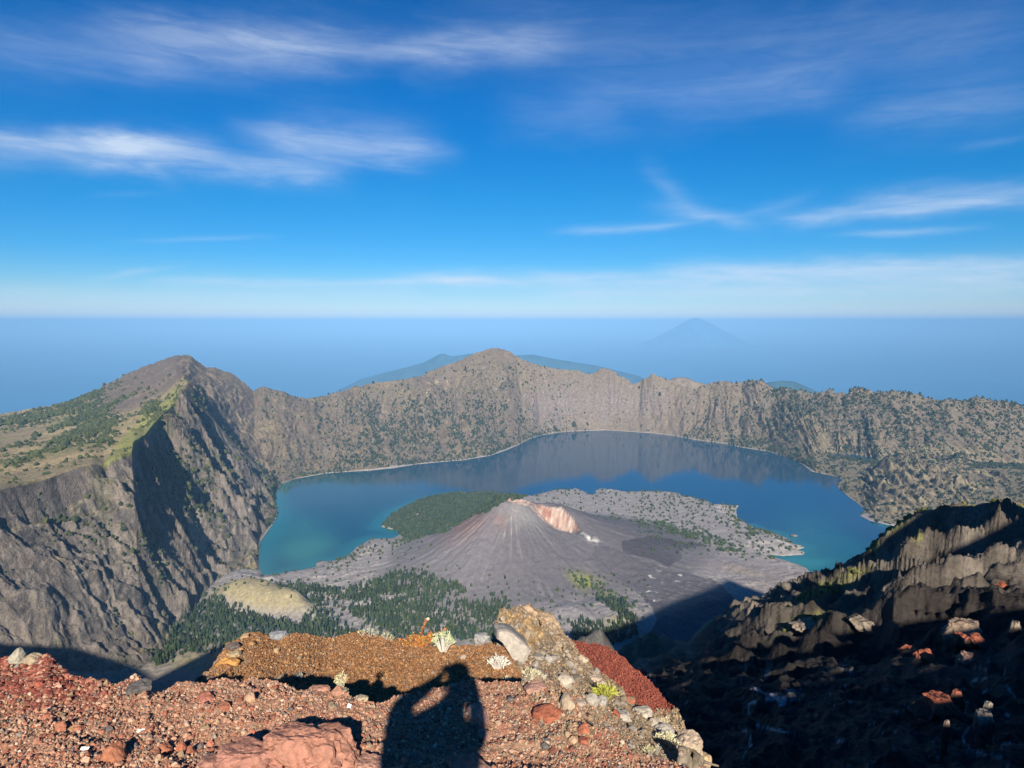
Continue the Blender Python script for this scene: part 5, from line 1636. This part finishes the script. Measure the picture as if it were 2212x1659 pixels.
rock('s', 1252, 1522, 17, (.36, .30, .24), 'flat grey stone with a shadow below the scree', hh=10)
rock('s', 1386, 1544, 21, (.41, .36, .29), 'pale five sided block on the lower scree', hh=17)
rock('s', 1343, 1552, 17, (.38, .34, .29), 'pale block with a red stone at its left', hh=14)
rock('s', 1331, 1545, 9, (.32, .10, .06), 'red stone stuck to the left of a pale block', hh=9)
rock('s', 1360, 1516, 11, (.34, .12, .07), 'red block on the edge of the scree', hh=8)
rock('s', 1413, 1570, 17, (.40, .34, .26), 'pale angular block low on the scree', hh=14)
rock('s', 1432, 1588, 27, (.34, .30, .26), 'long pitted grey rock sloping down the lower scree', hh=16)
rock('s', 1461, 1602, 20, (.40, .38, .35), 'flat whitish stone at the outer edge of the scree', hh=9)
rock('s', 1486, 1622, 29, (.41, .32, .235), 'big rounded tan boulder behind the monkey', hh=25, sink=.1, sub=4)
rock('s', 1505, 1630, 12, (.40, .31, .22), 'small tan rock right of the boulder behind the monkey', hh=13)
rock('s', 1518, 1645, 18, (.41, .30, .18), 'ochre rough rock at the outer end of the spur', hh=20)

# the tilted grey slab leaning on the spur
SLAB = [(1073, 1362), (1080, 1358), (1095, 1359), (1110, 1366), (1143, 1396), (1148, 1405), (1130, 1437), (1115, 1441), (1099, 1412), (1084, 1388), (1073, 1380)]
p0, _n = find('s', 1100, 1375)
p1, _n1 = find('s', 1125, 1425)
ys = lambda py_: float(np.interp(py_, [1358, 1441], [p1[1] + .10, p1[1] - .16]))
fr = np.array([at(a, b, ys(b)) for a, b in SLAB])
cen = fr.mean(0)
rings = [cen + (fr - cen) * .86 + np.array([0, -.03, .012]), fr, fr + np.array([-.03, .16, -.03]), cen + (fr - cen) * .9 + np.array([-.02, .42, -.12])]
nS = len(SLAB)
vv = np.concatenate(rings + [(cen + np.array([0, -.035, .015]))[None]])
ff = [(k_ * nS + q, k_ * nS + (q + 1) % nS, (k_ + 1) * nS + (q + 1) % nS, (k_ + 1) * nS + q) for k_ in range(3) for q in range(nS)]
ft = [(4 * nS, (q + 1) % nS, q) for q in range(nS)]
tag(mesh_obj('stone_slab', vv, [np.array(ft), np.array(ff)], M_rock, np.tile([[.37, .325, .275]], (len(vv), 1)), smooth_shade=False), 'large smooth grey slab leaning against the tan spur', 'rock')

# ------------------------------------------------------------------ plants
M_plant = plain_mat('plant', (.3, .3, .2), .8, .15, .02, .15, attr=True)


def tube(pts, r0, r1, seg=5):
    pts = np.asarray(pts, float)
    v, f = [], []
    n = len(pts)
    for i in range(n):
        d = pts[min(i + 1, n - 1)] - pts[max(i - 1, 0)]
        d /= np.linalg.norm(d) + 1e-9
        a = np.cross(d, [0.3, 0.9, 0.2])
        a /= np.linalg.norm(a) + 1e-9
        b = np.cross(d, a)
        rr_ = r0 + (r1 - r0) * i / (n - 1)
        for q in range(seg):
            t_ = 2 * math.pi * q / seg
            v.append(pts[i] + rr_ * (math.cos(t_) * a + math.sin(t_) * b))
    for i in range(n - 1):
        for q in range(seg):
            f.append((i * seg + q, i * seg + (q + 1) % seg, (i + 1) * seg + (q + 1) % seg, (i + 1) * seg + q))
    return np.array(v), np.array(f)


class Acc:
    def __init__(self):
        self.v, self.f3, self.f4, self.c, self.n = [], [], [], [], 0

    def add(self, v, f, c):
        v, f = np.asarray(v, float), np.asarray(f, int)
        (self.f3 if f.shape[1] == 3 else self.f4).append(f + self.n)
        self.v.append(v)
        self.c.append(np.tile(np.asarray(c, float)[None], (len(v), 1)) if np.ndim(c) == 1 else c)
        self.n += len(v)

    def build(self, name, mat, parent=None, sm=False, loc=None):
        fs = [np.concatenate(q) for q in (self.f3, self.f4) if q]
        return mesh_obj(name, np.concatenate(self.v), fs, mat, np.concatenate(self.c), parent=parent, smooth_shade=sm, loc=loc)


def leaf_quad(p, d, w, L, up):
    d = d / (np.linalg.norm(d) + 1e-9)
    s_ = np.cross(d, up)
    s_ /= np.linalg.norm(s_) + 1e-9
    return np.array([p, p + d * L * .5 + s_ * w, p + d * L, p + d * L * .5 - s_ * w])


def tuft(pt, px, py, wpx, hpx, n, label, stem_c, tip_c, seed, cat='plant', name='tufted_plant', spread=1.0, tipw=.35, bare=.55, group=None):
    r_ = np.random.RandomState(seed)
    p, _ = find(pt, px, py)
    k_ = float(np.hypot(p[1], p[2])) / F
    e = empty(name, [float(q) for q in p])
    tag(e, label, cat, group)
    st, lf = Acc(), Acc()
    for i in range(n):
        a_ = r_.rand() * 6.28
        rad_ = math.sqrt(r_.rand())
        end = np.array([math.cos(a_) * rad_ * wpx * k_ * spread, math.sin(a_) * rad_ * wpx * k_ * .6, hpx * k_ * (1.0 - .45 * rad_ ** 2) * r_.uniform(.75, 1.1)])
        b0 = end * np.array([.18, .18, 0]) - np.array([0, 0, .01])
        mid_ = b0 * .45 + end * .55 + np.array([0, 0, .08 * hpx * k_])
        w = wpx * k_ * .022
        v, f = tube([b0, mid_, end], w, w * .7, 4)
        st.add(v, f, np.asarray(stem_c) * r_.uniform(.8, 1.15))
        d = end - mid_
        for j in range(7):
            q = mid_ + (end - mid_) * (bare + (1 - bare) * r_.rand()) if j else end
            dd = d / np.linalg.norm(d) + r_.randn(3) * .55
            qd = leaf_quad(q, dd, wpx * k_ * .045, wpx * k_ * tipw * r_.uniform(.6, 1.1), r_.randn(3))
            lf.add(qd, np.array([(0, 1, 2, 3)]), np.clip(np.asarray(tip_c) * r_.uniform(.7, 1.2), 0, .85))
    st.build('stem', M_plant, e)
    lf.build('foliage', M_plant, e)
    return e


WST, WTIP, PGRN = (.56, .52, .45), (.62, .58, .44), (.46, .50, .30)
tuft('k', 957, 1410, 24, 42, 46, 'pale green silvery plant with white stems beside the red shrub', WST, PGRN, 1)
tuft('k', 1074, 1446, 24, 26, 40, 'dried white fan shaped plant on the orange slope', (.62, .58, .52), (.64, .60, .52), 2, bare=.3)
tuft('n', 737, 1495, 16, 40, 34, 'yellowish white tuft standing upright on the gravel ledge', (.58, .54, .40), (.60, .56, .32), 3, spread=.9)
tuft('k', 648, 1470, 6, 18, 12, 'tiny pale tuft at the foot of the orange slope', WST, (.58, .55, .38), 4)
for i, (a_, b_, w_, h_) in enumerate([(783, 1374, 9, 13), (800, 1376, 9, 17), (815, 1379, 8, 14), (834, 1383, 9, 17), (846, 1385, 7, 12)]):
    tuft('k', a_, b_, w_, h_, 12, 'short pale green plant peeping over the knoll crest left of the red shrub', WST, (.52, .56, .36), 20 + i, group='pale plants on the knoll crest', tipw=.5)
tuft('n', 905, 1503, 6, 11, 9, 'tiny pale tuft in the lit gap of the shadow', WST, WTIP, 30)
tuft('k', 1098, 1472, 10, 12, 14, 'small dry pale plant where knoll and gravel meet', WST, WTIP, 31)
tuft('s', 1145, 1468, 20, 20, 30, 'dry whitish plant at the foot of the tan spur', (.54, .50, .38), (.60, .55, .36), 32)
tuft('s', 1166, 1470, 12, 14, 18, 'cream flowered plant right of the dry whitish one', (.54, .50, .38), (.64, .59, .40), 33)
tuft('s', 1306, 1515, 20, 28, 46, 'yellow green grass tuft growing on the scree', (.33, .33, .06), (.42, .42, .08), 34, tipw=.8, bare=.1)
tuft('s', 1434, 1608, 20, 24, 40, 'cream flowered bushy plant on the lower scree', (.42, .38, .28), (.66, .62, .40), 35)
tuft('s', 1452, 1618, 15, 18, 24, 'cream flowered plant left of the big tan boulder', (.42, .38, .28), (.64, .60, .40), 36)
tuft('s', 1402, 1634, 12, 22, 20, 'yellowish flowered plant in the black shadow at right', (.42, .40, .30), (.64, .62, .34), 37)
tuft('s', 1418, 1630, 10, 20, 18, 'thin whitish plant beside the yellowish flowered one', (.50, .46, .38), (.62, .58, .42), 38)
tuft('s', 1428, 1572, 16, 18, 22, 'sparse straw coloured plant above the cream flowers', (.50, .44, .30), (.58, .52, .34), 39)


def red_shrub():
    r_ = np.random.RandomState(77)
    p, _ = find('k', 905, 1398)
    k_ = float(np.hypot(p[1], p[2])) / F
    e = empty('red_shrub', [float(q) for q in p])
    tag(e, 'straggly orange red shrub with small leaves on the knoll crest', 'shrub')
    st, lf = Acc(), Acc()
    ends = []
    for i in range(34):
        a_ = r_.uniform(-1, 1)
        L = r_.uniform(.5, 1.0)
        end = np.array([a_ * 42, r_.uniform(-16, 16), 38 * L * (1 - .45 * abs(a_))])
        if i < 3:
            end = np.array([[18, 0, 58], [10, 4, 50], [60, 0, 40]][i], float)
        end *= k_
        mid_ = end * np.array([.45, .5, .6]) + r_.randn(3) * 2 * k_
        v, f = tube([np.array([end[0] * .15, 0, -.01]), mid_, end], .55 * k_, .3 * k_, 4)
        st.add(v, f, np.array([.28, .10, .045]) * r_.uniform(.8, 1.2))
        ends.append((mid_, end))
        for j in range(26):
            t_ = r_.uniform(.15, 1.0)
            q = (mid_ * (1 - t_) + end * t_) if t_ > .4 else end * t_
            c_ = [(.50, .17, .05), (.42, .11, .04), (.40, .30, .06), (.26, .26, .06), (.56, .30, .12)][r_.choice(5, p=[.34, .22, .2, .16, .08])]
            lf.add(leaf_quad(q + r_.randn(3) * 1.5 * k_, r_.randn(3) + np.array([0, 0, .5]), 1.25 * k_, r_.uniform(3, 5) * k_, r_.randn(3)), np.array([(0, 1, 2, 3)]), np.asarray(c_) * r_.uniform(.8, 1.2))
    st.build('stem', M_plant, e)
    lf.build('foliage', M_plant, e)
    fl_ = Acc()
    v_, f_ = ico(2)
    fl_.add(v_ * np.array([3.6, 3.6, 3.2]) * k_ + np.array([19, 0, 59]) * k_, f_, (.72, .50, .34))
    fl_.build('flower', M_plant, e)


red_shrub()

# litter
def scrap(px, py, w, h, label, seed):
    r_ = np.random.RandomState(seed)
    p, _ = find('n', px, py)
    k_ = float(np.hypot(p[1], p[2])) / F
    n = 6
    X, Y = np.meshgrid(np.linspace(-1, 1, n), np.linspace(-1, 1, n))
    Z = fbm(X * 1.3 + seed, Y * 1.3, 3, seed) * h * .5 * k_ + .012
    v = np.stack([X * w * k_, Y * h * k_ * .8, Z + (Y + 1) * h * k_ * .35], -1).reshape(-1, 3)
    v2 = v - np.array([0, 0, .0012])
    f = grid_faces(n, n)
    o = mesh_obj('paper_scrap', np.concatenate([v, v2]), np.concatenate([f, f[:, ::-1] + n * n]), plain_mat('paper', (.78, .76, .70), .7, .08, .02), loc=[float(q) for q in p])
    tag(o, label, 'litter')


scrap(305, 1584, 7, 4, 'crumpled white scrap lying mid gravel at left', 3)
scrap(183, 1624, 8, 4, 'white scrap lying low on the gravel at far left', 5)
scrap(755, 1532, 4, 6, 'narrow white scrap near the shadow band', 8)


# ------------------------------------------------------------------ figures grown over a skeleton
def skin_mesh(bones, levels=2):
    """bones: dict name -> (x, y, z, radius, parent)"""
    names = list(bones)
    me = bpy.data.meshes.new('skeleton')
    me.from_pydata([bones[q][:3] for q in names], [(names.index(bones[q][4]), i) for i, q in enumerate(names) if bones[q][4]], [])
    o = bpy.data.objects.new('skeleton', me)
    COL.objects.link(o)
    sk = o.modifiers.new('skin', 'SKIN')
    if not me.skin_vertices:
        me.update()
    lay = me.skin_vertices[0] if me.skin_vertices else None
    for i, q in enumerate(names):
        rr_ = bones[q][3]
        lay.data[i].radius = rr_ if isinstance(rr_, tuple) else (rr_, rr_)
        lay.data[i].use_root = (i == 0)
    sub = o.modifiers.new('sub', 'SUBSURF')
    sub.levels = sub.render_levels = levels
    bpy.context.view_layer.update()
    dg_ = bpy.context.evaluated_depsgraph_get()
    m2 = bpy.data.meshes.new_from_object(o.evaluated_get(dg_))
    v = np.array([q.co[:] for q in m2.vertices])
    f3 = np.array([q.vertices[:] for q in m2.polygons if len(q.vertices) == 3])
    f4 = np.array([q.vertices[:] for q in m2.polygons if len(q.vertices) == 4])
    bpy.data.objects.remove(o)
    bpy.data.meshes.remove(m2)
    return v, [q for q in (f3, f4) if len(q)]


def monkey():
    px_, py_ = 1482, 1652
    p, _ = find('s', px_, py_)
    Y0 = float(p[1]) - .35
    bx_, by_, bz_ = at(1476, 1664, Y0)
    e = empty('macaque', (bx_, by_, bz_))
    tag(e, 'grey brown monkey crouching on the rim of the ledge, its pale face turned left', 'monkey')
    B = dict(hip=(.17, .10, .03, (.085, .085), None), belly=(.10, .06, .085, .088, 'hip'), chest=(.03, .02, .135, .078, 'belly'), shoulder=(.0, .0, .165, .066, 'chest'), neck=(-.012, -.012, .195, .050, 'shoulder'),
             head=(-.022, -.024, .245, .056, 'neck'), crown=(-.016, -.016, .278, .040, 'head'),
             elbl=(-.060, -.030, .085, .026, 'shoulder'), wrl=(-.065, -.055, -.01, .020, 'elbl'), handl=(-.075, -.08, -.045, .018, 'wrl'),
             elbr=(.055, -.060, .085, .026, 'chest'), wrr=(.045, -.085, -.01, .020, 'elbr'), handr=(.04, -.11, -.045, .018, 'wrr'),
             kneel=(.10, -.06, .06, .045, 'hip'), ankl=(.16, -.02, -.05, .026, 'kneel'), footl=(.11, -.07, -.065, .020, 'ankl'),
             kneer=(.16, .01, .09, .042, 'belly'), ankr=(.21, .06, -.05, .024, 'kneer'),
             t1=(.25, .13, .01, .018, 'hip'), t2=(.33, .15, -.03, .014, 't1'), t3=(.42, .14, -.05, .010, 't2'))
    v, fs = skin_mesh(B, 3)
    n1 = fbm(v[:, 0] / .012 + v[:, 2] / .02, v[:, 1] / .012 + v[:, 2] / .05, 3, 801)
    n2 = fbm(v[:, 0] / .05, v[:, 2] / .05 + v[:, 1] / .05, 3, 803)
    c = np.array([.185, .150, .110])[None] * (1 + .45 * n1[:, None] + .35 * n2[:, None])
    face = np.exp(-(((v[:, 0] + .055) / .030) ** 2 + ((v[:, 1] + .065) / .035) ** 2 + ((v[:, 2] - .242) / .036) ** 2) ** 1.5)
    belly = np.exp(-(((v[:, 0] + .03) / .04) ** 2 + ((v[:, 2] - .12) / .08) ** 2)) * (v[:, 1] < .0)
    c = c * (1 - face[:, None]) + np.array([.42, .33, .27]) * face[:, None]
    c = c * (1 - .6 * belly[:, None]) + np.array([.36, .32, .26]) * .6 * belly[:, None]
    mesh_obj('body', v + n1[:, None] * .003, fs, M_plant, np.clip(c, .02, .6), parent=e)
    iv, if_ = ico(3)
    mz = iv * np.array([.026, .030, .024]) + np.array([-.050, -.072, .228])
    cc_ = np.tile([[.40, .31, .26]], (len(mz), 1))
    cc_[(mz[:, 1] < -.094) & (np.abs(mz[:, 2] - .222) < .004)] = (.08, .05, .045)
    cc_[(mz[:, 1] < -.094) & (np.abs(mz[:, 2] - .238) < .005)] = (.16, .11, .10)
    mesh_obj('muzzle', mz, if_, M_plant, cc_, parent=e)
    for sx in (-1, 1):
        ctr = np.array([-.045, -.066, .258]) + np.array([.020, -.014, 0]) * sx * .9
        mesh_obj('eye', iv * .0065 + ctr, if_, plain_mat('eye_dark', (.02, .012, .01), .25, .05, .01, .5), parent=e)
        ec = np.array([-.020, -.022, .250]) + np.array([.048, -.034, 0]) * sx
        mesh_obj('ear', iv * np.array([.010, .012, .020]) + ec, if_, M_plant, np.tile([[.30, .22, .18]], (len(iv), 1)), parent=e)
        br = iv * np.array([.020, .008, .006]) + np.array([-.045, -.068, .268]) + np.array([.014, -.010, 0]) * sx
        mesh_obj('brow', br, if_, M_plant, np.tile([[.20, .155, .11]], (len(iv), 1)), parent=e)


monkey()


# ------------------------------------------------------------------ the photographer, whose shadow falls across the ledge
M_skin = plain_mat('skin', (.42, .25, .17), .6, .08, .05, .3)
M_jacket = plain_mat('jacket_cloth', (.05, .06, .09), .9, .2, .03, .1, .003)
M_trouser = plain_mat('trouser_cloth', (.07, .065, .06), .9, .2, .03, .1, .003)
M_dark = plain_mat('dark_plastic', (.02, .02, .022), .4, .1, .02, .4)


def person():
    e = empty('person', (-.05, -.42, -1.68))
    tag(e, 'person in a dark jacket and woollen hat holding up a phone with both hands', 'person')
    o0 = np.array([-.05, -.42, -1.68])

    def W(x_, y_, z_, r__, par):
        return (x_ - o0[0], y_ - o0[1], z_ - o0[2], r__, par)
    B = dict(pelvis=W(-.06, -.42, -.74, (.165, .13), None), waist=W(-.06, -.42, -.54, (.165, .125), 'pelvis'), chest=W(-.06, -.42, -.26, (.20, .14), 'waist'), upper=W(-.05, -.41, -.115, (.15, .11), 'chest'), neck=W(.02, -.375, -.015, .062, 'upper'),
             jaw=W(.062, -.335, .035, .068, 'neck'), skull=W(.068, -.355, .110, .088, 'jaw'), crown=W(.068, -.36, .165, .066, 'skull'),
             sl=W(-.235, -.41, -.125, .070, 'upper'), el=W(-.255, -.235, -.085, .058, 'sl'), wl_=W(-.100, -.055, -.050, .036, 'el'), pl_=W(-.090, -.030, -.018, (.032, .018), 'wl_'),
             sr=W(.115, -.41, -.125, .066, 'upper'), er=W(.135, -.25, -.20, .052, 'sr'), wr=W(.112, -.060, -.060, .034, 'er'), pr=W(.092, -.030, -.020, (.032, .018), 'wr'),
             hl=W(-.155, -.42, -.84, .102, 'pelvis'), kl=W(-.165, -.40, -1.22, .066, 'hl'), al=W(-.165, -.43, -1.60, .045, 'kl'), tl=W(-.175, -.29, -1.645, .038, 'al'),
             hr=W(.04, -.42, -.84, .102, 'pelvis'), kr=W(.055, -.39, -1.22, .066, 'hr'), ar=W(.055, -.43, -1.60, .045, 'kr'), tr=W(.07, -.29, -1.645, .038, 'ar'))
    v, fs = skin_mesh(B, 2)
    wz = v[:, 2] + o0[2]
    c = np.tile([[.05, .06, .09]], (len(v), 1))
    c[wz < -.72] = (.07, .065, .06)
    c[wz < -1.58] = (.05, .035, .025)
    c[(wz > -.02) & (np.hypot(v[:, 0] + o0[0] - .06, v[:, 1] + o0[1] + .36) < .14)] = (.42, .25, .17)
    hand = (np.hypot(np.abs(v[:, 0] + o0[0]) - .092, v[:, 1] + o0[1] + .03) < .05) & (wz > -.07)
    c[hand] = (.42, .25, .17)
    mesh_obj('body', v, fs, plain_mat('clothing_and_skin', (.1, .1, .1), .85, .12, .03, .15, attr=True), c, parent=e)
    iv, if_ = ico(3)
    # fingers behind and around the phone, thumbs on the screen side
    for sx in (-1, 1):
        fg = Acc()
        for q in range(4):
            z_ = .022 - q * .017
            L = (.062, .070, .066, .052)[q]
            v_, f_ = tube([np.array([sx * .094, -.026, z_ - .012]), np.array([sx * (.094 - L * .35), -.0095 - .001 * q, z_]), np.array([sx * (.094 - L * .75), -.0075 - .001 * q, z_ + .003]), np.array([sx * (.094 - L), -.0085, z_ + .004])], .0085, .0065, 7)
            fg.add(v_ - o0, f_, (.42, .25, .17))
        v_, f_ = tube([np.array([sx * .096, -.034, -.022]), np.array([sx * .080, -.034, -.006]), np.array([sx * .058, -.030, .006])], .0105, .008, 7)
        fg.add(v_ - o0, f_, (.42, .25, .17))
        fg.build('fingers', plain_mat('finger_skin', (.42, .25, .17), .6, .08, .05, .3, attr=True), e, True)
    hv = iv * np.array([.100, .112, .085]) + np.array([.068, -.362, .147]) - o0
    mesh_obj('hat', hv, if_, plain_mat('wool', (.09, .03, .03), .95, .2, .01, .05), parent=e)
    nb = iv * np.array([.014, .022, .022]) + np.array([.067, -.262, .060]) - o0
    mesh_obj('nose', nb, if_, M_skin, parent=e)
    for sx in (-1, 1):
        mesh_obj('eye', iv * .011 + np.array([.067 + sx * .032, -.277, .087]) - o0, if_, M_dark, parent=e)
        mesh_obj('ear', iv * np.array([.010, .020, .030]) + np.array([.068 + sx * .090, -.355, .075]) - o0, if_, M_skin, parent=e)
    mesh_obj('mouth', iv * np.array([.024, .006, .006]) + np.array([.067, -.266, .017]) - o0, if_, plain_mat('lips', (.30, .12, .10), .6, .1, .02, .3), parent=e)


person()


def rounded_box(w, d, h, r_, name, mat, parent=None, loc=None):
    import bmesh
    bm = bmesh.new()
    bmesh.ops.create_cube(bm, size=1.0)
    bmesh.ops.scale(bm, vec=(w, d, h), verts=bm.verts)
    bmesh.ops.bevel(bm, geom=bm.edges[:], offset=r_, segments=3, affect='EDGES')
    me = bpy.data.meshes.new(name)
    bm.to_mesh(me)
    bm.free()
    me.materials.append(mat)
    o = bpy.data.objects.new(name, me)
    COL.objects.link(o)
    if parent:
        o.parent = parent
    if loc:
        o.location = loc
    return o


ph = rounded_box(.162, .008, .076, .0035, 'phone', M_dark, loc=(0, -.0185, 0))
tag(ph, 'slim dark phone held up sideways in both hands', 'phone')
lens_v, lens_f = tube([np.array([0, .004, 0]), np.array([0, .0075, 0])], .009, .009, 16)
mesh_obj('lens', lens_v, lens_f, M_dark, parent=ph)
bpk = empty('backpack', (-.06, -.635, -.62))  # unseen pack, added and shaped to fill out the photographer's shadow
tag(bpk, 'dark green backpack, added out of view to widen the shadow of the person', 'backpack')
iv, if_ = ico(4)
sq = np.sign(iv) * np.abs(iv) ** .62
bagv = sq * np.array([.175, .105, .33]) * (1 - .22 * np.clip(sq[:, 2:3], 0, 1) ** 2) + np.array([0, 0, .33]) + .008 * fbm(sq[:, 0] * 4 + sq[:, 2] * 3, sq[:, 1] * 4 - sq[:, 2] * 3, 3, 5)[:, None]
mesh_obj('bag', bagv, if_, plain_mat('pack_cloth', (.03, .06, .045), .9, .2, .03, .1), parent=bpk)
rounded_box(.24, .08, .22, .03, 'pocket', plain_mat('pocket_cloth', (.02, .05, .04), .9, .2, .03, .1), bpk, (0, -.135, .14))
for sx in (-1, 1):
    v_, f_ = tube([np.array([sx * .10, .08, .56]), np.array([sx * .115, .22, .60]), np.array([sx * .115, .345, .42]), np.array([sx * .13, .25, .15]), np.array([sx * .13, .09, .06])], .018, .018, 6)
    mesh_obj('strap', v_, f_, M_dark, parent=bpk)

# small rock islet off the lava point
X, Y, _ = at_z(1716, 1158, LZ)
iv, if_ = stone_base(3, np.random.RandomState(12), 9, .12)
o = mesh_obj('islet', iv * np.array([26, 16, 13]), if_, M_land, np.tile([[.15, .14, .12]], (len(iv), 1)), smooth_shade=False, loc=(X, Y, LZ + 3))
tag(o, 'small dark rock islet standing in the lake off the lava point', 'rock')
